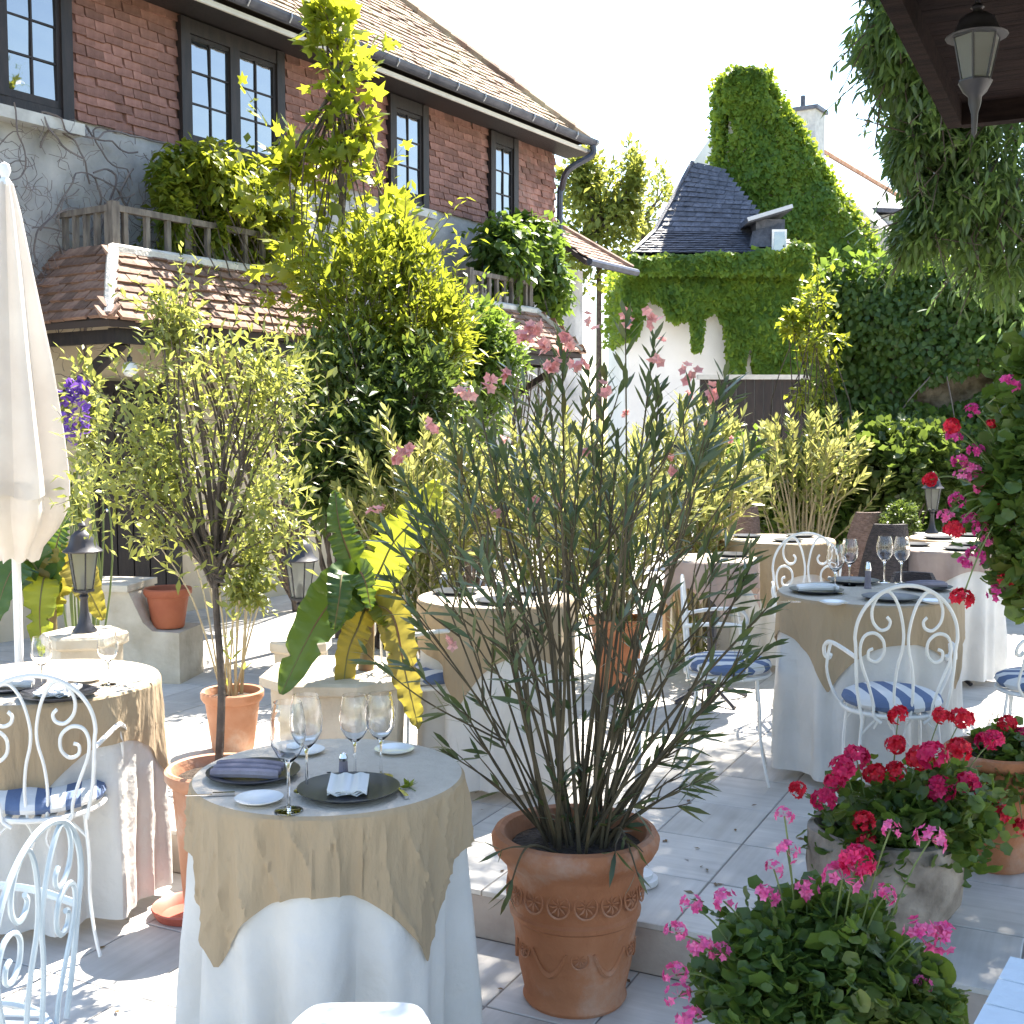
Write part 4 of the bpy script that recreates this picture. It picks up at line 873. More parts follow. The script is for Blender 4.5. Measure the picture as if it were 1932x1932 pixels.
# ---------------------------------------------------------------- tables further back
def far_table(label, ul, ol, u, v, rad, seed, omat, topm, rot, a, sets=3, under=True, pl=''):
    pl = pl or label; z = ZT+.90; p = onz(u, v, z); z2 = round_table(label, (p.x, p.y), ZT, rad, .90, seed, ul, ol, rot=rot, a=a, k=9, owr=.002, omat=omat, topm=topm, under=under)
    for q in range(sets):
        an = q*2*math.pi/sets+.6; plate((p.x+rad*.6*math.cos(an), p.y+rad*.6*math.sin(an), z2), 'dark plate on the '+pl, CHARGER, M['plate_black'], 'plates on the far tables', .8)
    return p, z2
far_table('small round table hidden behind the oleander stems', 'white under cloth of the table behind the oleander stems', 'beige linen on the table behind the oleander stems', 935, 1125, .36, 21, 'linen', 'linen_lit', R(20), .58)
far_table('small mauve draped table left of the scrollwork chairs', None, 'dusky mauve cloth hanging square beside the oleander tips', 1345, 1052, .27, 22, 'mauve', 'linen_lit', R(-40), .43, 1, under=False)
far_table('round table with a bright top in front of the hedge', 'white cloth under the linen in front of the hedge', 'beige linen square on the bright table in front of the hedge', 1468, 1016, .39, 23, 'linen', 'linen_lit', R(-115+45), .60, 3)
far_table('round table near the garden lantern by the hanging geraniums', 'white cloth on the table near the garden lantern', 'pale mauve square on the table near the garden lantern', 1785, 1032, .34, 24, 'mauve', 'linen_lit', R(10), .46, 3)
far_table('small table at the hedge behind the garden lantern table', 'white cloth on the small table at the hedge', 'linen square on the small table at the hedge', 1800, 1014, .3, 25, 'linen', 'linen_lit', R(30), .42, 2)
def tub_chair(label, u, vtop, Y, m, w_=.56, h_=.92, rz=0.0, group=None):
    p = at(u, vtop, Y); t = root('tub_chair', label, 'armchair', (p.x, Y, ZT), rz, group); h_ = p.z-ZT
    mb = MB(); n = 14; th = .035
    prof = []
    for i in range(n+1):
        a = math.pi*(i/n); x = -w_/2*math.cos(a); y = -.26*math.sin(a)
        zt_ = .60+(h_-.60)*min(1, max(0, math.sin(a)*1.6-.25))
        prof.append((x, y, zt_, a))
    vs_ = []
    for x, y, z, a in prof:
        nx, ny = math.cos(a)*th, math.sin(a)*th
        vs_ += [(x, y, .18), (x, y, z), (x+nx, y+ny, z), (x+nx, y+ny, .18)]
    fs = []
    for i in range(n):
        for j in range(4): fs.append((i*4+j, i*4+(j+1) % 4, (i+1)*4+(j+1) % 4, (i+1)*4+j))
    fs += [(3, 2, 1, 0), (n*4, n*4+1, n*4+2, n*4+3)]
    mb.add(vs_, fs); mb.build('back_shell', m, t, smooth=True)
    MB().box(-w_/2+.04, w_/2-.04, -.2, .26, .36, .44).build('seat', m, t)
    MB().box(-w_/2+.05, w_/2-.05, -.19, .24, .44, .50).build('seat_cushion', M['tan'], t)
    for sx in (-1, 1):
        for sy in (-.18, .22): MB().box(sx*(w_/2-.07)-.02, sx*(w_/2-.07)+.02, sy-.02, sy+.02, 0, .36).build('leg', m, t)
    return t
tub_chair('mauve wicker tub chair against the hedge beside the bright table', 1397, 953, 10.2, M['wicker'], .34)
tub_chair('mauve wicker tub chair against the hedge under the pale oleander', 1625, 963, 9.9, M['wicker'], .34)
tub_chair('dark brown wicker tub chair beside four wine glasses', 1662, 984, 8.0, M['wicker_dark'], .36)
tub_chair('tan tub chair behind the oleander, beside the bright table', 1312, 986, 8.9, M['tan'], .36, rz=R(25))
tub_chair('black wicker tub chair pushed to the table behind the red geraniums', 1735, 1088, 6.8, M['wicker_dark'], .36, rz=R(172))
# side table of pale boards at the very corner
def corner_table():
    c = onz(1907, 1803, .90); e = onz(1847, 1913, .90)
    d = Vector((e.x-c.x, e.y-c.y, 0)).normalized(); s = Vector((-d.y, d.x, 0));
    rz = math.atan2(s.y, s.x)
    t = root('board_table', 'pale blue painted board table beside the pink geranium pot', 'table', (c.x, c.y, 0), rz)
    sgn = 1
    for k in range(5):
        MB().box(.0, .6, -.11*(k+1)+.003, -.11*k-.003, .875, .90).build('board', M['blue_white'], t)
    for x in (.05, .55):
        for y in (-.05, -.5): MB().box(x-.025, x+.025, y-.025, y+.025, 0, .875).build('leg', M['blue_white'], t)
corner_table()
def stool():
    a = onz(595, 1872, .62); b = onz(795, 1884, .62); yb = min(a.y, b.y)-.01; xc = (a.x+b.x)/2; hw_ = (b.x-a.x)/2+.03
    t = root('white_stool', 'white painted stool with rounded seat pushed against the crumpled linen table', 'stool', (xc, yb-.17, 0))
    out = []
    for k in range(48):
        a = 2*math.pi*k/48; cx = math.copysign(abs(math.cos(a))**.55, math.cos(a)); sy = math.copysign(abs(math.sin(a))**.55, math.sin(a)); q = 1+.018*math.cos(6*a)
        out.append((hw_*cx*q, .17*sy*q))
    seat = MB(); m_ = len(out); vs_ = []
    for sc_, z in ((.97, .600), (1.0, .604), (1.0, .614), (.985, .619), (.95, .621)): vs_ += [(x*sc_, y*sc_, z) for x, y in out]
    fs = [(r*m_+k, r*m_+(k+1) % m_, (r+1)*m_+(k+1) % m_, (r+1)*m_+k) for r in range(4) for k in range(m_)]+[tuple(range(m_))[::-1], tuple(4*m_+k for k in range(m_))]
    seat.add(vs_, fs); seat.build('seat', M['white_paint'], t, smooth=True)
    for y in (-.1, .08): MB().box(-hw_+.02, hw_-.02, y-.015, y+.015, .575, .5995).build('rail', M['white_paint'], t)
    for sx in (-1, 1):
        for y in (-.1, .08): MB().beam((sx*(hw_-.03), y, .575), (sx*(hw_-.005), y*1.25, .0), .022, .022).build('leg', M['white_paint'], t)
stool()
# ---------------------------------------------------------------- parasol, parasol foot
def parasol():
    c = at(26, 900, 5.25); zb = ZT; t = root('closed_parasol', 'closed cream canvas parasol beside the sunlit table', 'parasol', (c.x, 5.25, zb))
    zq = lambda v: at(26, v, 5.25).z-zb
    def body(prof, fold, ph, n=64):
        mb = MB(); vs_ = []
        for i, (r, z) in enumerate(prof):
            for k in range(n):
                a = 2*math.pi*k/n; q = r*(1+fold*math.cos(8*a+ph)+fold*.35*math.sin(5*a+z*4)); vs_.append((q*math.cos(a), q*math.sin(a), z+.012*math.sin(8*a+ph)*(i == len(prof)-1)))
        mb.add(vs_, [(i*n+k, (i+1)*n+k, (i+1)*n+(k+1) % n, i*n+(k+1) % n) for i in range(len(prof)-1) for k in range(n)]); return mb
    body([(.03, zq(345)), (.055, zq(400)), (.105, zq(540)), (.15, zq(680)), (.19, zq(820)), (.212, zq(900)), (.215, zq(935))], .17, 0).build('canopy', M['parasol'], t, smooth=True)
    body([(.20, zq(905)), (.205, zq(960)), (.16, zq(1000)), (.10, zq(1035)), (.085, zq(1055))], .16, .4).build('valance', M['parasol'], t, smooth=True)
    MB().lathe([(.0, zq(305)), (.02, zq(310)), (.026, zq(322)), (.015, zq(335)), (.03, zq(345)), (.03, zq(350))][::-1], 16).build('finial', M['white_paint'], t, smooth=True)
    MB().lathe([(.019, .05), (.019, zq(345))], 14).build('pole', M['white_paint'], t)
    MB().lathe([(.2, 0), (.22, .01), (.22, .05), (.05, .07), (.035, .2), (.02, .2)], 24).build('base', M['sill'], t)
parasol()
P = onz(1222, 1676, ZT); pf = root('parasol_stand', 'round white parasol foot with a bare pole behind the big terracotta pot', 'parasol stand', (P.x-.035, P.y+.05, ZT))
MB().lathe([(.075, 0), (.08, .006), (.078, .025), (.06, .03), (.06, .042), (.018, .05), (.016, .12), (.0125, .122)], 24).build('base', M['white_paint'], pf, smooth=True)
MB().lathe([(.0125, .05), (.0125, .85)], 10).build('pole', M['white_paint'], pf)
# ---------------------------------------------------------------- lanterns
def lantern(label, loc, H, hang=False, name='lantern', group=None):
    t = root(name, label, 'lantern', loc, 0, group); s = H/.5
    def sc(pr): return [(r*s, z*s) for r, z in pr]
    zb = 0
    if not hang:
        MB().lathe(sc([(.055, 0), (.055, .008), (.03, .04), (.02, .09), (.016, .15), (.022, .165), (.016, .175), (.03, .19)]), 16).build('post', M['black_iron'], t, smooth=True)
    else:
        MB().lathe(sc([(.0, -.04), (.008, -.02), (.01, .06), (.018, .1), (.02, .13), (.035, .15), (.05, .19)]), 12).build('drop_finial', M['black_iron'], t, smooth=True)
    z0, z1, r0, r1 = .19*s, .375*s, .042*s, .068*s
    MB().lathe([(.0, z0-.002), (.05*s, z0-.002), (.05*s, z0+.008*s), (.0, z0+.008*s)], 6).build('tray', M['black_iron'], t)
    for k in range(6):
        a0 = k*math.pi/3; a1 = a0+math.pi/3
        p = lambda r, a, z: Vector((r*math.cos(a), r*math.sin(a), z))
        MB().tube([p(r0, a0, z0+.006*s), p(r1, a0, z1)], .0038*s, 5).build('bar', M['black_iron'], t)
        b0, b1, c0, c1 = p(r0*.97, a0+.09, z0+.012*s), p(r0*.97, a1-.09, z0+.012*s), p(r1*.97, a1-.06, z1-.004), p(r1*.97, a0+.06, z1-.004)
        th = ((b0+b1)/2); th.z = 0; th = th.normalized()*.002
        MB().hexa([b0, b1, b1-th, b0-th, c1, c0, c0-th, c1-th]).build('glass_pane', M['lamp_pane'], t)
    MB().lathe(sc([(.0, .372), (.088, .372), (.09, .378), (.066, .40), (.058, .425), (.05, .45), (.032, .468), (.014, .476), (.014, .488), (.02, .495), (.012, .508), (.0, .515)]), 18).build('roof_cap', M['black_iron'], t, smooth=True)
    MB().lathe(sc([(.0, .198), (.008, .2), (.014, .22), (.014, .25), (.0, .27)]), 10).build('bulb', M['white_globe'], t)
    return t
def stone_pillar(label, p, w_, h_, n=6, rz=0.2, name='stone_planter'):
    t = root(name, label, 'planter', p, rz)
    MB().lathe([(w_*.86, 0), (w_*.86, .06), (w_*.8, .07), (w_*.86, h_-.09), (w_*.86, h_-.062)], n).build('body', M['stone'], t)
    MB().lathe([(w_*.92, h_-.062), (w_*1.0, h_-.05), (w_*1.0, h_-.012), (w_*.95, h_)], n).build('rim', M['stone'], t)
    return t
pz = at(160, 1192, 5.6)
stone_pillar('hexagonal limestone pedestal carrying the lantern near the parasol', (pz.x, 5.6, ZT), .20, pz.z-ZT)
lantern('black post lantern on the limestone pedestal near the parasol', (pz.x, 5.6, pz.z+.001), .51)
pz = at(568, 1205, 6.2)
stone_pillar('hexagonal limestone pedestal behind the banana plant', (pz.x, 6.2, ZT), .17, pz.z-ZT, rz=.5)
lantern('black post lantern behind the banana plant', (pz.x, 6.2, pz.z+.001), .55)
pz = at(1758, 1006, 9.3); lantern('black garden lantern in front of the hedge by the hanging geraniums', (pz.x, 9.3, pz.z), .47)
MB().box(-.09, .09, -.09, .09, 0, pz.z-ZT-.002)
st = root('stone_post', 'low stone post carrying the garden lantern at the hedge', 'post', (pz.x, 9.3, ZT))
MB().box(-.07, .07, -.07, .07, 0, pz.z-ZT-.05).build('shaft', M['sill'], st); MB().box(-.1, .1, -.1, .1, pz.z-ZT-.05, pz.z-ZT-.002).build('cap', M['sill'], st)
pz = at(1285, 945, 9.0); lantern('black garden lantern among the red tinged oleander', (pz.x, 9.0, pz.z), .5)
st = root('stone_post', 'low stone post under the lantern among the red tinged oleander', 'post', (pz.x, 9.0, ZT))
MB().box(-.07, .07, -.07, .07, 0, pz.z-ZT-.05).build('shaft', M['sill'], st); MB().box(-.1, .1, -.1, .1, pz.z-ZT-.05, pz.z-ZT-.002).build('cap', M['sill'], st)
pz = at(1838, 242, 3.9); hl = lantern('black hanging lantern under the dark timber eave', (pz.x, 3.9, pz.z), .38, hang=True, name='hanging_lantern')
ZR = pz.z+.38*1.03+.03
hl.scale = (1.4, 1.4, 1)
MB().tube([(0, 0, .38*1.02), (0, 0, ZR-pz.z-.002)], .006, 6).build('hanger', M['black_iron'], hl)
# ---------------------------------------------------------------- timber eave (roof over the camera side)
def eave():
    c = onz(1815, 195, ZR); AXh = AX; 
    t = root('timber_eave', 'dark timber porch roof with planked underside holding the hanging lantern', 'porch roof', (c.x, c.y, 0), ROT_F)
    # local x = BX (right), local y = AX (away); extends towards camera and to the right
    for k in range(22):
        y1 = -k*.14; MB().box(.0, 4.2, y1-.136, y1, ZR, ZR+.03).build('plank', M['soffit'], t)
    MB().box(-.06, 0, -3.2, .05, ZR-.09, ZR+.09).build('edge_beam', M['soffit'], t)
    MB().box(0, 4.2, .0, .07, ZR-.09, ZR+.09).build('end_beam', M['soffit'], t)
    for k in range(5): MB().box(.5+k*.75, .6+k*.75, -3.1, -.02, ZR-.11, ZR-.002).build('rafter', M['soffit'], t)
    MB().add([(-.1, -3.2, ZR+.1), (4.3, -3.2, ZR+.1), (4.3, .12, ZR+.1), (-.1, .12, ZR+.1), (-.1, -3.2, ZR+.14), (4.3, -3.2, 4.6), (4.3, .12, 4.6), (-.1, .12, ZR+.14)], [(0,3,2,1),(4,5,6,7),(0,1,5,4),(1,2,6,5),(2,3,7,6),(3,0,4,7)]).build('roof', M['clay_roof'], t)
    for x, y in ((1.75, -.1), (4.1, -.1), (1.75, -3.0)): MB().box(x-.07, x+.07, y-.07, y+.07, 0, ZR-.002).build('post', M['soffit'], t)
eave()
# ---------------------------------------------------------------- pots
def medallion_mesh(rad, name='medallion'):
    mb = MB(); mb.tube([(rad*math.cos(a), 0, rad*math.sin(a)) for a in np.linspace(0, 2*math.pi, 21)], rad*.10, 5)
    for k in range(8):
        a = k*math.pi/4; mb.tube([(rad*.12*math.cos(a), 0, rad*.12*math.sin(a)), (rad*.5*math.cos(a+.12), -.003, rad*.5*math.sin(a+.12)), (rad*.85*math.cos(a), 0, rad*.85*math.sin(a))], [rad*.05, rad*.1, rad*.03], 5)
    return mb.mesh(name, M['terracotta'], True)
def pot(name, label, p, prof, m, soil_r, soil_z, n=40, cat='pot', group=None, wob=0.0):
    t = root(name, label, cat, p, 0, group)
    MB().lathe(prof, n, wob=wob).build('body', m, t, smooth=True)
    MB().lathe([(.0, soil_z+.012), (soil_r*.5, soil_z+.008), (soil_r, soil_z-.004), (soil_r*.98, soil_z-.03), (0, soil_z-.03)][::-1], 24, wob=.02).build('soil', M['soil'], t)
    return t
BP = Vector((.209, 3.85, 0))
bigp = pot('terracotta_pot', 'big terracotta pot with moulded medallions holding the oleander', BP,
    [(.0, 0), (.155, 0), (.163, .012), (.158, .03), (.162, .05), (.176, .11), (.184, .17), (.196, .255), (.204, .262), (.206, .275), (.199, .285), (.206, .34), (.214, .40), (.220, .412), (.226, .42), (.246, .44), (.259, .462), (.262, .482), (.252, .5), (.236, .506), (.222, .498), (.212, .47), (.205, .42), (.0, .42)], M['terracotta'], .208, .455, 48)
bigp.scale = (1.06, 1.06, 1.13)
mm_ = medallion_mesh(.034); m2_ = medallion_mesh(.026, 'small_medallion')
for k in range(16):
    a = k*2*math.pi/16+.1; rr = .2085; o = linkmesh('medallion', mm_, bigp, (rr*math.cos(a), rr*math.sin(a), .345), (R(-6), 0, a+math.pi/2))
for k in range(6):
    a = k*2*math.pi/6+.55; rr = .186; linkmesh('small_medallion', m2_, bigp, (rr*math.cos(a), rr*math.sin(a), .185), (R(-6), 0, a+math.pi/2))
    a2 = a+math.pi/6; pts = [( (.190-.02*abs(q))*math.cos(a2+q*.3), (.190-.02*abs(q))*math.sin(a2+q*.3), .13+.07*q*q) for q in np.linspace(-1, 1, 9)]
    pts = [((.156+z*.17)*math.cos(math.atan2(y, x)), (.156+z*.17)*math.sin(math.atan2(y, x)), z) for x, y, z in pts]
    MB().tube(pts, [.004, .006, .008, .01, .011, .01, .008, .006, .004], 5).build('garland', M['terracotta'], bigp, smooth=True)
def classic(r, h, rim=.03):
    return [(.0, 0), (r*.62, 0), (r*.66, .01), (r*.86, h-rim*2), (r*.92, h-rim*1.9), (r*1.0, h-rim*1.2), (r*1.0, h-.008), (r*.95, h), (r*.88, h-.004), (r*.84, h-.05), (0, h-.05)]
TP = Vector((-1.13, 4.5, 0))
treepot = pot('terracotta_pot', 'pale terracotta pot tucked behind the crumpled linen table, holding the slim tree', TP, classic(.20, .59), M['terra_pale'], .165, .55)
SP = onz(430, 1425, ZT); SP = Vector((SP.x, SP.y+.12, ZT))
pot('terracotta_pot', 'sunlit terracotta pot of pale stems beside the banana planter', SP, classic(.165, .32), M['terra_pale'], .135, .28)
OP = onz(1168, 1312, ZT); OP = Vector((OP.x, OP.y+.15, ZT))
pot('terracotta_pot', 'orange terracotta pot seen between the oleander stems', OP, classic(.195, .48), M['terracotta'], .16, .44)
# red saucer leaning low
P = onz(345, 1725, 0); tag(MB().lathe([(.0, .004), (.10, .004), (.125, .035), (.135, .04), (.138, .034), (.12, .0), (.0, 0)][::-1], 32).build('saucer', M['saucer'], None, (P.x+.02, P.y, .002), (0, 0, 0), True), 'red clay saucer on the floor behind the crumpled linen table', 'saucer')
# banana planter
bp_ = at(640, 1262, 5.35); stone_pillar('octagonal yellow limestone planter holding the banana', (bp_.x, 5.35, ZT), .36, bp_.z-ZT, n=8, rz=.35)
# stone bench wall with red pot
def bench():
    Y = 8.1; a = at(235, 1247, Y); t = root('stone_bench', 'curved limestone bench wall holding the red pot below the porch', 'bench', (a.x, Y, ZT), R(-8))
    X = lambda u: (u-235)/F*Y; zz = lambda v: at(235, v, Y).z-ZT
    prof = [(X(150), 0), (X(370), 0), (X(370), zz(1182)), (X(318), zz(1180)), (X(300), zz(1165)), (X(285), zz(1135)), (X(272), zz(1108)), (X(150), zz(1108))]
    MB().prism(prof, -.2, .2).build('wall', M['stone'], t)
    MB().box(X(145), X(275), -.23, .23, zz(1108), zz(1096)).build('cap', M['stone'], t)
    return a, X, zz, Y
a_, X_, zz_, Y_ = bench()
q = at(308, 1181, 8.0); pot('terracotta_pot', 'red clay pot resting on the stone bench wall', (q.x+.03, 8.02, ZT+zz_(1180)+.003), classic(.16, .27), M['terra_red'], .13, .23)
# geranium containers
tr = onz(1700, 1765, ZT); TR_ = Vector((tr.x-.01, tr.y+.18, ZT))
trough = root('stone_trough', 'rough old stone trough full of red geraniums', 'trough', TR_, R(-12)); trough.scale = (1.06, 1.06, 1.2)
MB().lathe([(.17, 0), (.21, .015), (.24, .07), (.252, .15), (.25, .235), (.24, .262), (.215, .265), (.2, .25), (.192, .20), (.0, .20)], 40, wob=.03).build('body', M['rough_stone'], trough, smooth=True)
MB().lathe([(0, .19), (.198, .19), (.198, .215), (0, .225)], 24).build('soil', M['soil'], trough)
gp_ = onz(1885, 1650, ZT); GP = Vector((gp_.x+.03, gp_.y+.12, ZT))
pot('terracotta_pot', 'plain terracotta pot of red geraniums behind the stone trough', GP, classic(.2, .46), M['terracotta'], .165, .42)
PP = Vector((.74, 2.82, 0))
pot('terracotta_pot', 'terracotta pot of pink geraniums in front of the step', PP, classic(.19, .54), M['terracotta'], .155, .50)
# dark timber gate and stone ivy wall at the back
g0 = at(1375, 760, 15.5); gt = root('timber_fence', 'dark timber boarded fence below the ivy house', 'fence', (at(1440, 760, 15.5).x, 15.5, ZT))
zf = at(1440, 716, 15.5).z-ZT; wf = (1530-1290)/F*15.5
for k in range(14): MB().box(-wf/2+k*wf/14+.004, -wf/2+(k+1)*wf/14-.004, -.02, .02, 0, zf).build('board', M['timber'], gt)
MB().box(-wf/2-.03, wf/2+.03, -.06, .06, zf, zf+.06).build('coping', M['sill'], gt)
# blank ivy wall right
YW = 12.5; xw0 = at(1580, 700, YW).x; xw1 = xw0+9; zw = at(1700, 540, YW).z
iw = root('ivy_wall', 'tall garden wall buried in dark ivy with a patch of bare stone', 'wall', (xw0, YW, ZT), R(-14))
MB().box(0, 9, 0, .35, 0, zw-ZT-.1).build('wall', M['rough_stone'], iw)
n = 38000; P3 = np.stack([rng.random(n)*5.2-.15, -.04-.22*rng.random(n), rng.random(n)*(zw-ZT+.05)], 1)
lump = np.sin(P3[:, 0]*2.7+np.sin(P3[:, 2]*2.1))*np.sin(P3[:, 2]*3.1+P3[:, 0]*.7); P3[:, 1] -= .22*(lump*.5+.5)
xs = (at(1790, 735, YW).x-xw0); zs_ = at(1790, 735, YW).z-ZT
bare = (((P3[:, 0]-xs)/.42)**2+((P3[:, 2]-zs_-.25*(P3[:, 0]-xs))/.13)**2) < 1+.5*np.sin(P3[:, 0]*17)*np.sin(P3[:, 2]*19); P3 = P3[~bare]; n = len(P3)
prt = [leaf_arrays(P3, np.stack([rng.normal(0, .5, n), rng.normal(-.35, .3, n), rng.normal(-.75, .35, n)], 1), np.stack([rng.normal(0, .5, n), np.full(n, -1.0), rng.normal(.45, .4, n)], 1), .078*(.7+.6*rng.random(n)), .062, 'diamond')]
n = 7000; P4 = np.stack([rng.random(n)*5.2-.2, rng.random(n)*.7-.3, zw-ZT+rng.normal(0, .1, n)+.10*np.sin(rng.random(n)*40)], 1)
prt.append(leaf_arrays(P4, rand_unit(n)+[0, 0, .4], rand_unit(n)+[0, 0, .5], .11, .08, 'diamond'))
n = 2500; P4 = np.stack([rng.normal(-.1, .08, n), rng.random(n)*.7-.3, rng.random(n)*(zw-ZT)], 1); prt.append(leaf_arrays(P4, rand_unit(n)+[-.5, 0, -.2], rand_unit(n), .11, .08, 'diamond'))
linkmesh('ivy', leaf_mesh('ivy', prt, L['ivy']), iw)
vb = MB()
for k in range(4):
    x = .35+k*1.05+random.uniform(-.2, .2); vb.tube(smooth_path([(x, -.5, .0), (x+random.uniform(-.2, .2), -.52, .8), (x+random.uniform(-.2, .4), -.53, 1.7), (x+random.uniform(-.5, .5), -.5, 2.2)], 5), .006, 5)
vb.build('vine_stem', M['vine'], iw)
# ================================================================== PLANTING
def oleander(name, label, base, tips, soil_r, leaf, stem, ll=.125, lw=.017, start=.3, step=.042, forks=2, nobj=0, r0=.011, flowers=(), petal='ol_petal', group=None, cat='oleander', whorl=3, pden=1.0, lowden=.3, fstart=.25, straight=False):
    """many-stemmed shrub: tips are offsets from base; leaves in whorls along the upper stems"""
    t = root(name, label, cat, base, 0, group); pos = []; dr = []; nr = []; ln = []
    for tp in tips:
        tp = Vector(tp); a = random.uniform(0, 6.28); q = soil_r*math.sqrt(random.random())*.55
        hd = Vector((tp.x, tp.y, 0)); hd = hd.normalized() if hd.length > .01 else Vector((1, 0, 0))
        s0 = Vector((q*math.cos(a), q*math.sin(a), 0))*.5+hd*q*.6; s0.z = -.02
        mid = s0.lerp(tp, .5)+Vector((random.gauss(0, .02), random.gauss(0, .02), max(.06*tp.z, .08)))-hd*.03
        if straight: s0 = s0*1.2; mid = s0.lerp(tp, .5)+Vector((random.gauss(0, .025), random.gauss(0, .025), .02 if tp.z > .15 else .1))+hd*random.uniform(-.03, .03)
        pts = smooth_path([s0, mid, tp], 9); k = len(pts)
        sm = MB(); rs = r0*random.uniform(.6, 1.2); sm.tube(pts, [rs*(1-.72*j/(k-1))*random.uniform(.92, 1.08) for j in range(k)], 6)
        branches = [(pts, start)]
        for f in range(forks):
            j0 = random.randint(int(k*.40), k-4); d0 = (pts[j0+1]-pts[j0]).normalized(); sd_ = Vector((random.gauss(0, 1), random.gauss(0, 1), random.gauss(0, .3))); sd_ = (sd_-d0*sd_.dot(d0)).normalized()
            l_ = (tp-pts[j0]).length*random.uniform(.55, .95); e = pts[j0]+(d0*.85+sd_*.5).normalized()*l_; m_ = pts[j0].lerp(e, .5)+sd_*l_*.06
            bp = smooth_path([pts[j0], m_, e], 6); sm.tube(bp, [r0*.5*(1-.6*i/(len(bp)-1)) for i in range(len(bp))], 5); branches.append((bp, fstart))
        sm.build('stem', stem, t, smooth=True)
        for bp, st_ in branches:
            L_ = sum((bp[i+1]-bp[i]).length for i in range(len(bp)-1)); s_ = 0.0; ph = random.uniform(0, 6.28)
            while s_ < L_:
                f = s_/L_; i = min(int(f*(len(bp)-1)), len(bp)-2); p = bp[i].lerp(bp[i+1], f*(len(bp)-1)-i); d0 = (bp[i+1]-bp[i]).normalized()
                dens = pden if f > st_ else lowden*pden
                if random.random() < dens:
                    o1 = d0.orthogonal().normalized(); o2 = d0.cross(o1); ph += 1.05
                    for w_ in range(whorl):
                        a = ph+w_*2*math.pi/whorl+random.gauss(0, .2); ou = o1*math.cos(a)+o2*math.sin(a); op = .55+.5*(1-f)+random.gauss(0, .15)
                        dd = (d0*1.0+ou*op+Vector((0, 0, -.12))).normalized(); pos.append(p); dr.append(dd); nr.append(-ou+d0*.3); ln.append(ll*random.uniform(.65, 1.15)*(.75 if f > .93 else 1))
                s_ += step*random.uniform(.75, 1.35)
    pos = np.array(pos); dr = np.array(dr); nr = np.array(nr); ln = np.array(ln)
    if nobj:
        order = np.argsort(pos[:, 1]-ln*2.0); sel = order[:nobj]; rest = order[nobj:]
        V, T = leaf_arrays(np.zeros((1, 3)), np.array([[0, 1.0, 0]]), np.array([[0, 0, 1.0]]), 1.0, lw/ll, 'long', .12)
        me = npmesh('leaf', V, T, leaf)
        for i in sel:
            y = Vector(dr[i]).normalized(); z = Vector(nr[i]); z = (z-y*z.dot(y)).normalized(); x = y.cross(z)
            o = linkmesh('leaf', me, t); o.matrix_local = Matrix.Translation(Vector(pos[i])) @ (Matrix((x, y, z)).transposed() @ Matrix.Scale(float(ln[i]), 3)).to_4x4()
    else: rest = np.arange(len(pos))
    o = linkmesh('foliage', leaf_mesh('foliage', [leaf_arrays(pos[rest], dr[rest], nr[rest], ln[rest], lw*(.8+.4*rng.random(len(rest))), 'long', .12)], leaf), t); o['kind'] = 'stuff'
    for (fx, fy, fz, n_) in flowers:
        P = np.array([[fx, fy, fz]])+rng.normal(size=(n_, 3))*.011; pr = []
        for c in P:
            nn = rand_unit(1)[0]+np.array([0, -.5, .3]); e1 = np.cross(nn, [0.3, .2, 1]); e1 /= np.linalg.norm(e1); e2 = np.cross(nn, e1); e2 /= np.linalg.norm(e2)
            for w_ in range(5):
                a = w_*2*math.pi/5; d_ = e1*math.cos(a)+e2*math.sin(a)+nn*.35; pr.append(leaf_arrays(np.array([c]), np.array([d_]), np.array([nn]), .022, .02, 'diamond'))
        linkmesh('flower_cluster', leaf_mesh('flower_cluster', pr, M[petal]), t)
    return t
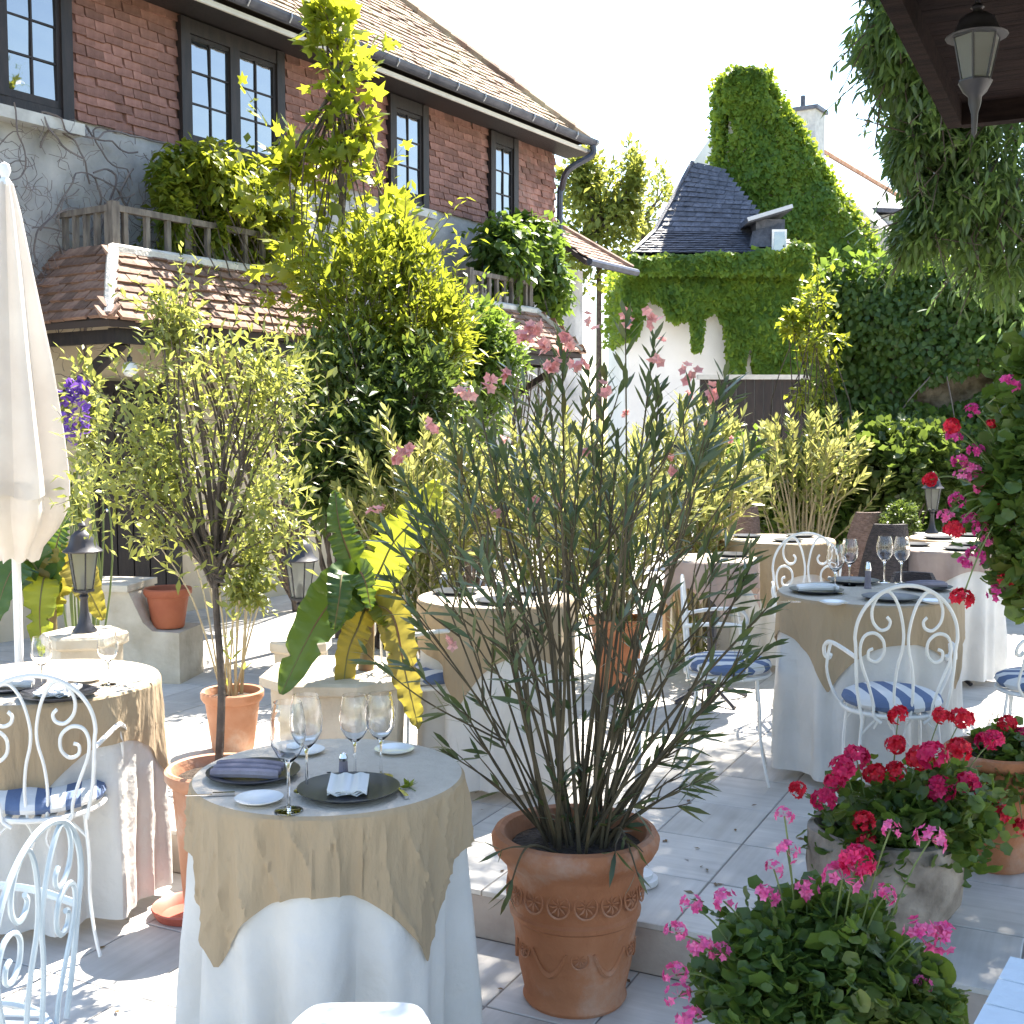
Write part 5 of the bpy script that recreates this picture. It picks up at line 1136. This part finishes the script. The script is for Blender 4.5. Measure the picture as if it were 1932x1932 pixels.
# ---------------------------------------------------------------- main oleander
def main_oleander():
    base = (BP.x, BP.y, .53); tips = []
    for k in range(30):
        a = k*2.399; rho = .66*math.sqrt((k+.5)/30); z = 1.72-.62*(rho/.66)**2-random.random()*.38
        tips.append((rho*math.cos(a)*1.05, rho*math.sin(a)*.8, z))
    for u, v in ((1180, 585), (1235, 640), (1060, 640), (1110, 690), (960, 690), (900, 745), (845, 800), (1330, 760), (760, 900), (1370, 700), (1250, 800)):
        p = at(u, v, BP.y+random.uniform(-.25, .25)); tips.append((p.x-base[0], p.y-base[1], p.z-base[2]))
    low = []
    for u, v in ((835, 1415), (870, 1330), (1455, 1215), (1400, 1120), (1330, 1330), (1310, 1440), (1290, 1480), (1280, 1400), (790, 1180), (1390, 1260), (1340, 1380), (1325, 1470)):
        p = at(u, v, BP.y+random.uniform(-.2, .1)); low.append((p.x-base[0], p.y-base[1], p.z-base[2]))
    for u, v in ((958, 1690), (1205, 1655)):
        p = at(u, v, BP.y-.29); low.append((p.x-base[0], p.y-base[1], p.z-base[2]))
    fl_ = []
    for u, v, n_ in ((1030, 655, 9), (1045, 690, 8), (985, 640, 7), (955, 712, 5), (880, 742, 6), (1068, 953, 1), (765, 850, 6), (745, 870, 4), (1230, 605, 5), (1262, 890, 2), (850, 1215, 4), (1000, 945, 3), (930, 960, 3), (1110, 600, 4), (1100, 860, 2), (700, 965, 3), (1345, 745, 5), (1240, 690, 3), (1010, 625, 9), (1075, 640, 8), (1090, 690, 6), (920, 720, 6), (1140, 740, 4), (820, 800, 5), (1300, 700, 6), (1180, 600, 5)):
        p = at(u, v, BP.y-.05); fl_.append((p.x-base[0], p.y-base[1], p.z-base[2], n_))
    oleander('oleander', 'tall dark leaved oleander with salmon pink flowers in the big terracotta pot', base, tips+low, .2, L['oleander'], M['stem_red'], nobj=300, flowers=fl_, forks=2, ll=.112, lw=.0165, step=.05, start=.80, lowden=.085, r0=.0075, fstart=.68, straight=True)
main_oleander()
# drooping sprigs over the pot rim
# ---------------------------------------------------------------- slim potted tree
def slim_tree():
    base = (TP.x, TP.y, .54)
    bl = [px_blob(385, 900, 4.5, 175, 210), px_blob(270, 800, 4.5, 110, 130), px_blob(500, 780, 4.53, 110, 130), px_blob(400, 700, 4.5, 120, 100), px_blob(500, 960, 4.53, 80, 110), px_blob(250, 920, 4.5, 100, 120), px_blob(450, 1090, 4.53, 50, 60, .12), px_blob(330, 600, 4.5, 50, 60, .1)]
    shrub('slim_tree', 'slim potted tree with airy yellow green leaves and dark trunk behind the crumpled linen table', 'tree', base, bl, L['olive'], .05, 560, 'diamond', M['bark'], .012, .0025, 60,
          trunk=([base, at(418, 1300, 4.5), at(408, 1150, 4.5), at(405, 1060, 4.5)], .017, .011), lname='crown', sname='trunk', up=.25, outw=.5, jitter=.9, aspect=.34, csize=.34, shell=.2, sprig=9, sprig_len=.16)
slim_tree()
def stem_tips(base, n, rad, zmin, zmax, ys=.8, dense=.5):
    out = []
    for k in range(n):
        a = k*2.399; rho = rad*math.sqrt((k+.5)/n); out.append((rho*math.cos(a), rho*math.sin(a)*ys, zmax-(zmax-zmin)*((rho/rad)**2*dense+(1-dense)*random.random())))
    return out
oleander('tall_shrub', 'fan of pale stems with silvery yellow leaves in the sunlit terracotta pot', (SP.x, SP.y, ZT+.29), stem_tips(0, 15, .5, .7, 1.6), .13, L['olive'], M['stem_pale'], ll=.085, lw=.02, step=.08, start=.6, r0=.006, forks=1, lowden=.06, cat='shrub')
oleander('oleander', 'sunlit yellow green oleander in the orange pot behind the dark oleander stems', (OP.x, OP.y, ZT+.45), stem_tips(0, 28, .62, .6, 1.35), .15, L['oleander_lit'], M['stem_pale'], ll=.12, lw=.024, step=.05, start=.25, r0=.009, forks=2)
# ---------------------------------------------------------------- oleanders at the back
def back_oleander(name, label, u, Y, n, rad, zmin, zmax, leaf, fl_px=(), petal='ol_petal', **kw):
    p = at(u, 900, Y); base = (p.x, Y, ZT)
    f2 = []
    for uu, vv, nn in fl_px:
        q_ = at(uu, vv, Y-.3); f2.append((q_.x-base[0], q_.y-base[1], q_.z-base[2], nn))
    oleander(name, label, base, stem_tips(0, n, rad, zmin, zmax), .25, leaf, M['stem_pale'], flowers=f2, petal=petal, **kw)
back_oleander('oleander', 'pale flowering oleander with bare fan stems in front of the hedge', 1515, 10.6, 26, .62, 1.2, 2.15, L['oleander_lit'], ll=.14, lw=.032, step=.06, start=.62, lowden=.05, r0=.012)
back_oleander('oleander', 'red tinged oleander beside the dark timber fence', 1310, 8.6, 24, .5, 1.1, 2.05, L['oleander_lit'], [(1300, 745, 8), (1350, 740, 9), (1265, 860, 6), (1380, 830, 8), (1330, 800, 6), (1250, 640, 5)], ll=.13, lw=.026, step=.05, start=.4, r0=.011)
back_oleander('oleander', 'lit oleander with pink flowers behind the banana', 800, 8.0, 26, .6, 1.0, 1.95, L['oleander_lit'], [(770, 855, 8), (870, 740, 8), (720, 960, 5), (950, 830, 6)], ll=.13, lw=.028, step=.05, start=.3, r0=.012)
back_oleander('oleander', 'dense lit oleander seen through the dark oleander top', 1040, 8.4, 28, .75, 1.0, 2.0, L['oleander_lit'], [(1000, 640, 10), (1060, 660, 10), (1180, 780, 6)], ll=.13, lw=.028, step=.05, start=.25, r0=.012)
# ---------------------------------------------------------------- planting against the house
def gb(u, Y, v=900): p = at(u, v, Y); return (p.x, Y, ZT)
shrub('wall_creeper', 'leafy creeper hanging on the wall above the porch railing', 'creeper', gb(560, 11.0), [px_blob(400, 345, 10.6, 95, 65, .3), px_blob(470, 400, 11.0, 85, 90, .3), px_blob(360, 330, 10.5, 60, 45, .2), px_blob(520, 430, 11.2, 60, 90, .3), px_blob(330, 400, 10.2, 25, 80, .1, ), px_blob(400, 430, 10.5, 20, 90, .1)], L['bright'], .095, 1200, 'diamond', M['bark'], .02, .004, 40, up=-.5, outw=.3, jitter=.6, aspect=.6, shell=.1, csize=.36, sprig=12, sprig_len=.5, sprig_bias=-1.4)
shrub('young_maple', 'tall young maple with translucent yellow lobed leaves against the house', 'tree', gb(640, 9.6), [px_blob(640, 130, 9.6, 42, 70, .2), px_blob(655, 240, 9.6, 40, 75, .2), px_blob(645, 340, 9.6, 58, 75, .3), px_blob(640, 430, 9.6, 125, 70, .4), px_blob(580, 500, 9.5, 75, 60, .3), px_blob(630, 50, 9.6, 38, 40, .15, ), px_blob(710, 440, 9.6, 60, 70, .3), px_blob(560, 300, 9.6, 35, 40, .15)],
      L['maple'], .165, 70, 'lobed', M['bark'], .02, .004, 60, trunk=([gb(640, 9.6), at(640, 700, 9.6), at(645, 420, 9.6), at(640, 150, 9.6)], .05, .015), lname='crown', sname='trunk', up=.1, outw=.5, jitter=.6, aspect=.95, csize=.42, shell=.1, sprig=3, sprig_len=.4)
shrub('bay_shrub', 'bushy yellow green shrub beside the tiled porch', 'shrub', gb(720, 9.2), [px_blob(690, 560, 9.2, 110, 100, .5), px_blob(770, 600, 9.3, 90, 110, .5), px_blob(660, 660, 9.1, 90, 110, .5), px_blob(760, 500, 9.4, 45, 60, .3), px_blob(830, 650, 9.4, 60, 80, .4)], L['bright'], .10, 1500, 'diamond', M['bark'], .03, .005, 40, aspect=.34, up=.35, outw=.6, csize=.3, shell=.35, sprig=14, sprig_len=.4, sprig_bias=.7)
shrub('dark_laurel', 'dense dark green laurel below the yellow shrub', 'shrub', gb(670, 8.7), [px_blob(670, 780, 8.7, 110, 130, .5), px_blob(620, 880, 8.6, 60, 90, .4), px_blob(730, 880, 8.7, 80, 110, .4), px_blob(790, 760, 8.9, 80, 100, .4)], L['dark'], .09, 2600, 'diamond', M['bark'], .03, .005, 30, aspect=.4, csize=.33, sprig=8, sprig_len=.3)
shrub('clipped_bush', 'rounded green bush beneath the far porch', 'shrub', gb(890, 10.5), [px_blob(880, 640, 10.5, 55, 60, .35), px_blob(925, 680, 10.5, 55, 80, .35), px_blob(890, 780, 10.5, 70, 110, .4)], L['ivy'], .08, 1800, 'diamond', M['bark'], .02, .004, 20, aspect=.5, csize=.33, sprig=8, sprig_len=.3)
shrub('wall_ivy', 'glossy ivy hanging on the wall above the far porch railing', 'ivy', (hw(5.0, .25, ZT)), [px_blob(950, 480, 14.3, 50, 55, .3), px_blob(1005, 490, 14.8, 55, 60, .3), px_blob(1040, 530, 15.0, 30, 60, .25), px_blob(985, 440, 14.8, 60, 30, .25)], L['ivy'], .12, 1200, 'diamond', M['bark'], .02, .005, 20, up=-.5, outw=.3, aspect=.7, csize=.36, shell=.1, sprig=8, sprig_len=.4, sprig_bias=-1)
# purple flowers by the porch
def clematis():
    b = gb(150, 6.6); t = root('purple_climber', 'slim climber with purple flowers beside the parasol', 'climber', b)
    bl = [px_blob(160, 760, 6.6, 40, 90, .15), px_blob(150, 900, 6.6, 40, 90, .15)]
    pr, tips = foliage_leaves(bl, 350, .06, 'diamond', b, aspect=.5); linkmesh('foliage', leaf_mesh('foliage', pr, L['olive']), t)
    pr, _ = foliage_leaves([px_blob(140, 765, 6.5, 22, 55, .1)], 130, .045, 'round', b, aspect=.8); linkmesh('flower_cluster', leaf_mesh('flower_cluster', pr, M['purple']), t)
    linkmesh('stem', stems_mesh('stem', Vector((0, 0, 0)), tips[:14], .008, .003, M['stem_green']), t)
clematis()
# ---------------------------------------------------------------- background trees and hedges
def bt(u, Y): p = at(u, 900, Y); return (p.x, Y, -.02)
shrub('birch_tree', 'feathery yellow green tree beyond the end of the house', 'tree', bt(1130, 30), [px_blob(1120, 380, 30, 50, 80, 1.0), px_blob(1160, 440, 30, 50, 80, 1.0), px_blob(1100, 470, 30, 45, 80, 1), px_blob(1190, 360, 30, 25, 70, .6), px_blob(1095, 330, 30, 30, 50, .6)], L['far'], .22, 900, 'diamond', M['bark'], .08, .02, 40, trunk=([bt(1130, 30), at(1130, 600, 30), at(1130, 420, 30)], .09, .05), lname='crown', sname='trunk', csize=.35, shell=.2, aspect=.5)
shrub('poplar_tree', 'thin wispy tree beside the slate roof', 'tree', bt(1200, 34), [px_blob(1205, 400, 34, 22, 90, .7), px_blob(1245, 380, 34, 18, 55, .6)], L['far'], .22, 260, 'diamond', M['bark'], .06, .02, 30, trunk=([bt(1215, 34), at(1215, 600, 34), at(1212, 420, 34)], .15, .08), lname='crown', sname='trunk', csize=.4, shell=.2)
shrub('lit_sapling', 'upright yellow lit sapling in front of the ivy house', 'shrub', gb(1535, 11.6), [px_blob(1545, 560, 11.6, 25, 50, .2), px_blob(1540, 640, 11.6, 40, 60, .25), px_blob(1500, 610, 11.6, 20, 25, .12), px_blob(1540, 720, 11.6, 45, 60, .25)], L['bright'], .085, 240, 'diamond', M['bark'], .015, .004, 40, aspect=.5, csize=.35)
shrub('hedge', 'low mixed green hedge along the back of the terrace', 'hedge', gb(1560, 11.2), [px_blob(1360, 920, 11.2, 80, 90, .4), px_blob(1450, 930, 11.3, 100, 80, .4), px_blob(1560, 930, 11.4, 100, 80, .4), px_blob(1660, 900, 11.5, 80, 100, .4), px_blob(1740, 920, 11.5, 90, 100, .4), px_blob(1850, 930, 11.5, 90, 110, .4)], L['ivy'], .10, 2000, 'diamond', M['bark'], .02, .004, 40, aspect=.6, csize=.34, sprig=10, sprig_len=.3)
shrub('viburnum', 'dark glossy shrub behind the garden lantern', 'shrub', gb(1710, 10.9), [px_blob(1710, 860, 10.9, 70, 50, .35), px_blob(1680, 900, 10.8, 60, 60, .3), px_blob(1760, 880, 10.9, 50, 60, .3)], L['dark'], .09, 1500, 'round', M['bark'], .02, .004, 20, aspect=.8)
shrub('box_ball', 'small clipped box ball beside the garden lantern', 'topiary', gb(1700, 9.6), [px_blob(1700, 982, 9.6, 34, 34, .15)], L['dark'], .03, 2600, 'diamond', M['bark'], .015, .004, 10, aspect=.6, csize=.16, clump=80, shell=.75)
# ---------------------------------------------------------------- big creeper tree on the right
def creeper():
    b = gb(1990, 8.0)
    bl = [px_blob(1665, 40, 7.4, 36, 60, .4), px_blob(1690, 120, 7.5, 42, 70, .4), px_blob(1730, 60, 7.6, 60, 90, .5), px_blob(1740, 200, 7.6, 52, 70, .5), px_blob(1715, 285, 7.6, 20, 45, .25), px_blob(1790, 290, 7.7, 62, 80, .5), px_blob(1820, 170, 7.6, 80, 120, .7), px_blob(1760, 390, 7.8, 36, 70, .35), px_blob(1830, 400, 7.8, 70, 80, .5), px_blob(1890, 310, 7.7, 80, 140, .8), px_blob(1720, 440, 7.9, 22, 45, .25), px_blob(1880, 480, 8.0, 70, 70, .5), px_blob(1960, 430, 7.8, 90, 180, .8)]
    bl = [(c, r, 1.0) for c, r in bl]
    # unseen leaf clumps added above and right of the frame to shade the tables
    bl += [((1.15, 6.1, 5.35), (.62, .7, .55), 4.2), ((1.95, 6.2, 5.4), (.75, .85, .6), 5), ((2.6, 5.6, 5.3), (.8, .8, .6), 5), ((3.2, 6.7, 5.3), (1.0, 1.0, .9), 6.5), ((3.5, 8.8, 6.0), (1.2, 1.2, .75), 7.5), ((4.7, 8.5, 5.4), (1.2, 1.3, 1.3), 7), ((2.6, 7.6, 6.1), (.9, .8, .6), 5), ((4.6, 8.2, 3.9), (1.0, 1.3, 1.2), 2.0)]
    shrub('creeper_tree', 'large drooping tree with narrow dark leaves hanging beside the timber eave', 'tree', (3.95, 8.2, ZT), bl, L['creeper'], .085, 1500, 'long', M['bark'], .05, .008, 90, trunk=([(3.95, 8.2, ZT), (4.0, 8.25, 1.8), (3.95, 8.2, 3.4), (3.9, 8.1, 5.0)], .15, .08), lname='crown', sname='trunk', up=-.6, outw=.35, jitter=.75, aspect=.27, shell=.1, csize=.36, droop=.2, sprig=14, sprig_len=.26, sprig_bias=-.5)
creeper()
# ---------------------------------------------------------------- bananas
def banana_leaf(t, pts, wd, m, tear=0, name='leaf'):
    face = Vector((random.uniform(-.5, .5), -1, random.uniform(.1, .5)))
    P = smooth_path(pts, 14); n = len(P); mb = MB(); vs_ = []
    for i, p in enumerate(P):
        f = i/(n-1); tan = (P[min(i+1, n-1)]-P[max(i-1, 0)]).normalized(); sd_ = tan.cross(face)
        if sd_.length < .1: sd_ = tan.cross(Vector((0, 0, 1)))
        sd_.normalize(); nn = sd_.cross(tan).normalized()
        w_ = wd*max(.0, math.sin(math.pi*min(1, (f*.97+.03))**.75))**.6 if f > .06 else wd*.05
        if f > .985: w_ = wd*.08
        nl = random.random() < (.07 if tear else .02); nr_ = random.random() < (.07 if tear else .02)
        for q in (-1, -.55, 0, .55, 1):
            vs_.append(p+sd_*q*w_*(1+.04*math.sin(i*1.3+q*3))*((.5 if ((q == -1 and nl) or (q == 1 and nr_)) else 1))+nn*(.22*abs(q)*w_*(1 if tear == 0 else .4)+.012*math.sin(i*1.9+q*2)*abs(q)))
    fs = []
    for i in range(n-1):
        for j in range(4):
            fs.append((i*5+j, i*5+j+1, (i+1)*5+j+1, (i+1)*5+j))
    mb.add(vs_, fs); o = mb.build(name, m, t, smooth=True)
    MB().tube(P, [.007*(1-.8*i/(n-1)) for i in range(n)], 5).build('midrib', M['banana_stem'], o, smooth=True)
def banana(label, base, leaves, stem_top, r=.03, name='banana_plant'):
    t = root(name, label, 'banana plant', base); b = Vector(base)
    st_ = Vector(stem_top)-b; MB().tube(smooth_path([(0, 0, -.03), st_*.5+Vector((.008, 0, 0)), st_], 6), [r*1.15-.0006*i*r/.03 for i in range(13)], 10).build('pseudostem', M['banana_stem'], t, smooth=True)
    for k, (px, wd, m, tr_) in enumerate(leaves):
        pts = [st_*random.uniform(.8, 1.0)]+[at(u, v, Y)-b for u, v, Y in px]; banana_leaf(t, pts, wd, L[m], tr_)
YB = 5.35
bb = (at(690, 1262, YB).x, YB-.02, at(690, 1262, YB).z-.02)
banana('banana plant with a big dark drooping leaf in the octagonal planter', bb, [
    ([(655, 1110, 5.25), (600, 1170, 5.1), (530, 1310, 4.95)], .12, 'banana', 0),
    ([(660, 1050, 5.3), (640, 990, 5.3), (632, 925, 5.35)], .075, 'banana', 0),
    ([(715, 1080, 5.3), (745, 1020, 5.25), (800, 960, 5.25), (825, 905, 5.3)], .105, 'bright', 3),
    ([(650, 1080, 5.1), (640, 1130, 5.0), (630, 1190, 5.0)], .06, 'banana', 0),
    ([(680, 1080, 5.05), (690, 1100, 4.95), (700, 1150, 4.95)], .06, 'banana', 0),
    ([(730, 1150, 5.25), (750, 1180, 5.2), (745, 1260, 5.15)], .075, 'bright', 2),
    ([(740, 1160, 5.2), (765, 1270, 5.1), (790, 1375, 5.05)], .085, 'banana_dry', 2),
    ([(675, 1185, 5.2), (655, 1240, 5.15), (640, 1370, 5.1)], .065, 'banana_dry', 1)], at(690, 1115, YB), .032)
def banana2():
    Y = 6.2; b = at(95, 1280, Y); b = (b.x, Y, ZT)
    banana('young banana plant behind the closed parasol pole', b, [
        ([(60, 1060, Y), (20, 1080, 6.1), (-15, 1180, 6.0)], .13, 'banana', 0),
        ([(110, 1080, Y), (140, 1060, 6.1), (165, 1110, 6.0), (195, 1170, 6.0)], .10, 'banana_dry', 2),
        ([(85, 1090, Y), (75, 1150, 6.0), (80, 1250, 5.95)], .09, 'bright', 1),
        ([(105, 1040, Y), (115, 1000, 6.2), (128, 960, 6.2)], .1, 'banana', 0)], at(95, 1120, Y), .03)
banana2()
# ---------------------------------------------------------------- geraniums
def head_mesh(name, rad, nfl, m, petal=.018, seed=0):
    r2 = np.random.default_rng(seed); pr = []
    D = r2.normal(size=(nfl, 3)); D[:, 2] = D[:, 2]*.8+.25; D = unit(D)
    for d in D:
        c = d*rad*(.72+.3*r2.random()); e1 = np.cross(d, r2.normal(size=3)); e1 /= np.linalg.norm(e1); e2 = np.cross(d, e1)
        for w_ in range(5):
            a = w_*2*math.pi/5; q = e1*math.cos(a)+e2*math.sin(a)+d*.35
            pr.append(leaf_arrays(np.array([c]), np.array([q]), np.array([d]), petal, petal*.85, 'diamond'))
        pr.append(leaf_arrays(np.array([d*rad*.1]), np.array([d]), np.array([e1]), rad*.7, .004, 'diamond'))
    return leaf_mesh(name, pr, m)
HEADS = {k: [head_mesh('flower_head', r_, n_, M[m_], p_, s_) for s_ in range(3)] for k, (r_, n_, m_, p_) in {'red': (.034, 30, 'red_petal', .019), 'crim': (.035, 30, 'crimson_petal', .019), 'pink': (.036, 13, 'pink_petal', .0165), 'mag': (.034, 14, 'magenta_petal', .0165)}.items()}
def geranium(name, label, base, blobs, heads, nleaf, lsize=.05, soil=(0, 0, 0), leaf='geranium', hs=1.0):
    t = root(name, label, 'geranium', base); b = np.array(base)
    pr, tips = foliage_leaves(blobs, nleaf, lsize, 'round', base, up=.35, outw=.5, jitter=.8, aspect=1.1, shell=.25, csize=.36, sprig=7, sprig_len=.10, sizes=(.5, 1.35))
    linkmesh('foliage', leaf_mesh('foliage', pr, L[leaf]), t)
    mb = MB()
    for tp in random.sample(tips, min(40, len(tips))):
        s0 = Vector((random.gauss(0, .03), random.gauss(0, .03), 0)); tp = Vector(tp); mb.tube(smooth_path([s0, s0.lerp(tp, .5)+Vector((0, 0, .03)), tp], 4), .0035, 5)
    for (u, v, Y, kind, sc_) in heads:
        p = at(u, v, Y)-Vector(base); o = linkmesh('flower_head', random.choice(HEADS[kind]), t, p, (random.gauss(0, .3), random.gauss(0, .3), random.uniform(0, 6.28)), (sc_*hs,)*3)
        s0 = Vector((p.x*.55, p.y*.55, max(.0, p.z*.3))); mid = s0.lerp(p, .6)+Vector((0, 0, .02)); mb.tube(smooth_path([s0, mid, p], 5), .0022, 5)
    mb.build('stem', M['stem_green'], t, smooth=True)
    return t
YT = TR_.y
geranium('red_geranium', 'mass of red geraniums growing in the rough stone trough', (TR_.x, TR_.y, ZT+.26), [px_blob(1640, 1570, YT, 90, 70, .2), px_blob(1720, 1550, YT, 110, 80, .2), px_blob(1790, 1540, YT, 80, 80, .2), px_blob(1690, 1600, YT-.1, 80, 40, .12)],
    [(1590, 1450, YT-.05, 'crim', 1.1), (1615, 1430, YT, 'crim', 1.2), (1555, 1510, YT-.1, 'crim', 1.1), (1690, 1405, YT+.05, 'red', .95), (1695, 1350, YT+.1, 'red', .95), (1650, 1460, YT, 'red', 1), (1735, 1430, YT, 'red', 1.2), (1760, 1425, YT-.05, 'crim', 1.25), (1775, 1350, YT+.1, 'red', .85), (1815, 1355, YT+.1, 'red', 1.05), (1810, 1415, YT, 'red', 1.1),
     (1875, 1395, YT+.1, 'crim', 1.0), (1775, 1490, YT-.1, 'crim', 1.2), (1825, 1480, YT-.08, 'crim', 1.1), (1505, 1490, YT-.1, 'red', .75), (1630, 1550, YT-.2, 'red', .95), (1635, 1590, YT-.22, 'red', .9), (1885, 1535, YT-.1, 'red', 1.0), (1690, 1455, YT, 'red', .9), (1575, 1475, YT-.02, 'crim', .9)], 1000, .042)
geranium('red_geranium', 'red geraniums in the plain terracotta pot behind the trough', (GP.x, GP.y, ZT+.43), [px_blob(1880, 1460, GP.y, 70, 40, .17), px_blob(1930, 1440, GP.y, 60, 50, .17)], [(1900, 1365, GP.y, 'red', .9), (1930, 1390, GP.y, 'crim', .9), (1860, 1400, GP.y-.05, 'crim', 1.05), (1930, 1560, GP.y-.25, 'red', .9)], 700, .042)
YP = PP.y
geranium('pink_geranium', 'sprawling pink geranium filling the pot in front of the step', (PP.x, PP.y, .51), [px_blob(1490, 1810, YP, 110, 70, .18), px_blob(1560, 1770, YP+.03, 90, 70, .18), px_blob(1640, 1850, YP, 105, 75, .18), px_blob(1420, 1860, YP-.05, 90, 70, .15), px_blob(1560, 1880, YP-.12, 130, 60, .12), px_blob(1720, 1900, YP-.05, 70, 70, .15)],
    [(1305, 1710, YP, 'pink', .75), (1365, 1700, YP, 'pink', .8), (1448, 1690, YP, 'pink', .8), (1485, 1605, YP, 'pink', .75), (1460, 1640, YP, 'pink', .6), (1520, 1680, YP, 'pink', .8), (1590, 1660, YP-.1, 'pink', 1.15), (1618, 1625, YP-.1, 'crim', 1.0), (1680, 1565, YP-.1, 'pink', .6), (1755, 1585, YP-.05, 'pink', .95), (1735, 1765, YP-.15, 'pink', 1.05), (1775, 1770, YP-.15, 'pink', 1.0),
     (1275, 1760, YP-.1, 'pink', .7), (1320, 1790, YP-.1, 'pink', .85), (1275, 1840, YP-.15, 'pink', .75), (1280, 1880, YP-.15, 'pink', .8), (1300, 1925, YP-.15, 'pink', .9), (1670, 1690, YP-.1, 'pink', .7), (1360, 1800, YP-.1, 'pink', .7), (1740, 1860, YP-.15, 'pink', .6), (1480, 1540, YP, 'pink', .6)], 1150, .036)
# hanging geranium at the right
YH = 3.1; hb_ = at(2000, 930, YH)
hgb = root('hanging_basket', 'dark hanging basket under the timber eave holding trailing geraniums', 'basket', (hb_.x, YH, hb_.z))
MB().lathe([(0, -.14), (.07, -.13), (.12, -.07), (.14, 0), (.13, 0), (.11, -.06), (0, -.1)], 20).build('bowl', M['wicker_dark'], hgb)
MB().lathe([(0, -.03), (.13, -.03), (.13, -.015), (0, -.01)], 16).build('soil', M['soil'], hgb)
for k in range(3):
    a = k*2.094; MB().tube([(.135*math.cos(a), .135*math.sin(a), 0), (.01*math.cos(a), .01*math.sin(a), ZR-hb_.z-.004)], .003, 4).build('chain', M['black_iron'], hgb)
geranium('trailing_geranium', 'trailing geraniums with pink and red flowers spilling from the hanging basket', (hb_.x, YH, hb_.z-.01), [px_blob(1945, 800, YH, 60, 120, .16), px_blob(1965, 950, YH, 80, 120, .17), px_blob(1950, 1060, YH, 55, 80, .14), px_blob(1900, 880, YH, 36, 120, .12), px_blob(1990, 780, YH, 60, 100, .16)],
    [(1905, 725, YH-.1, 'mag', .9), (1835, 775, YH, 'mag', .65), (1795, 805, YH, 'red', .7), (1800, 825, YH, 'mag', .7), (1810, 870, YH, 'mag', .75), (1842, 850, YH, 'mag', .75), (1835, 890, YH, 'pink', .8), (1815, 900, YH, 'pink', .7), (1805, 945, YH, 'mag', .7), (1755, 905, YH, 'red', .6), (1850, 920, YH, 'pink', .6), (1785, 975, YH, 'pink', .7), (1800, 1000, YH, 'red', .8), (1830, 985, YH, 'mag', .8), (1850, 1000, YH, 'mag', .7), (1865, 1020, YH, 'pink', .6), (1840, 1050, YH, 'mag', .85), (1820, 1065, YH, 'mag', .7), (1815, 1130, YH-.05, 'red', .9), (1880, 1120, YH, 'mag', .8), (1900, 1090, YH, 'red', .8), (1925, 1060, YH, 'mag', .8), (1910, 1010, YH, 'pink', .6), (1930, 1120, YH, 'mag', .7), (1880, 950, YH, 'red', .4), (1870, 800, YH, 'red', .4)], 620, .036, hs=.85)

# ---------------------------------------------------------------- fallen leaves and petals on the paving
def litter():
    n = 150; b = rng.uniform(-4, 3, n); a = rng.uniform(-1.6, 5.5, n); k = rng.random(n) < .45
    b[k] = rng.normal(.1, .7, k.sum()); a[k] = rng.normal(.2, .5, k.sum())
    keep = np.abs(a) > .03; a = a[keep]; b = b[keep]; n = len(a)
    P = np.array([tuple(fl(x, y, (ZT if y > 0 else 0)+.004)) for x, y in zip(b, a)])
    d = rand_unit(n); d[:, 2] *= .12; nr = rand_unit(n)*.25+np.array([[0, 0, 1.0]])
    s = .02+.03*rng.random(n); o = linkmesh('leaf_litter', leaf_mesh('leaf_litter', [leaf_arrays(P, d, nr, s, s*.4, 'diamond')], L['litter']))
    tag(o, 'scattered dry leaves and petals fallen on the paving', 'leaf litter', kind='stuff')
L['litter'] = leafmat('leaf_litter', [(.10, .07, .03), (.18, .13, .05), (.14, .06, .03), (.10, .12, .04)], (.3, .2, .06), .2, .6)
litter()
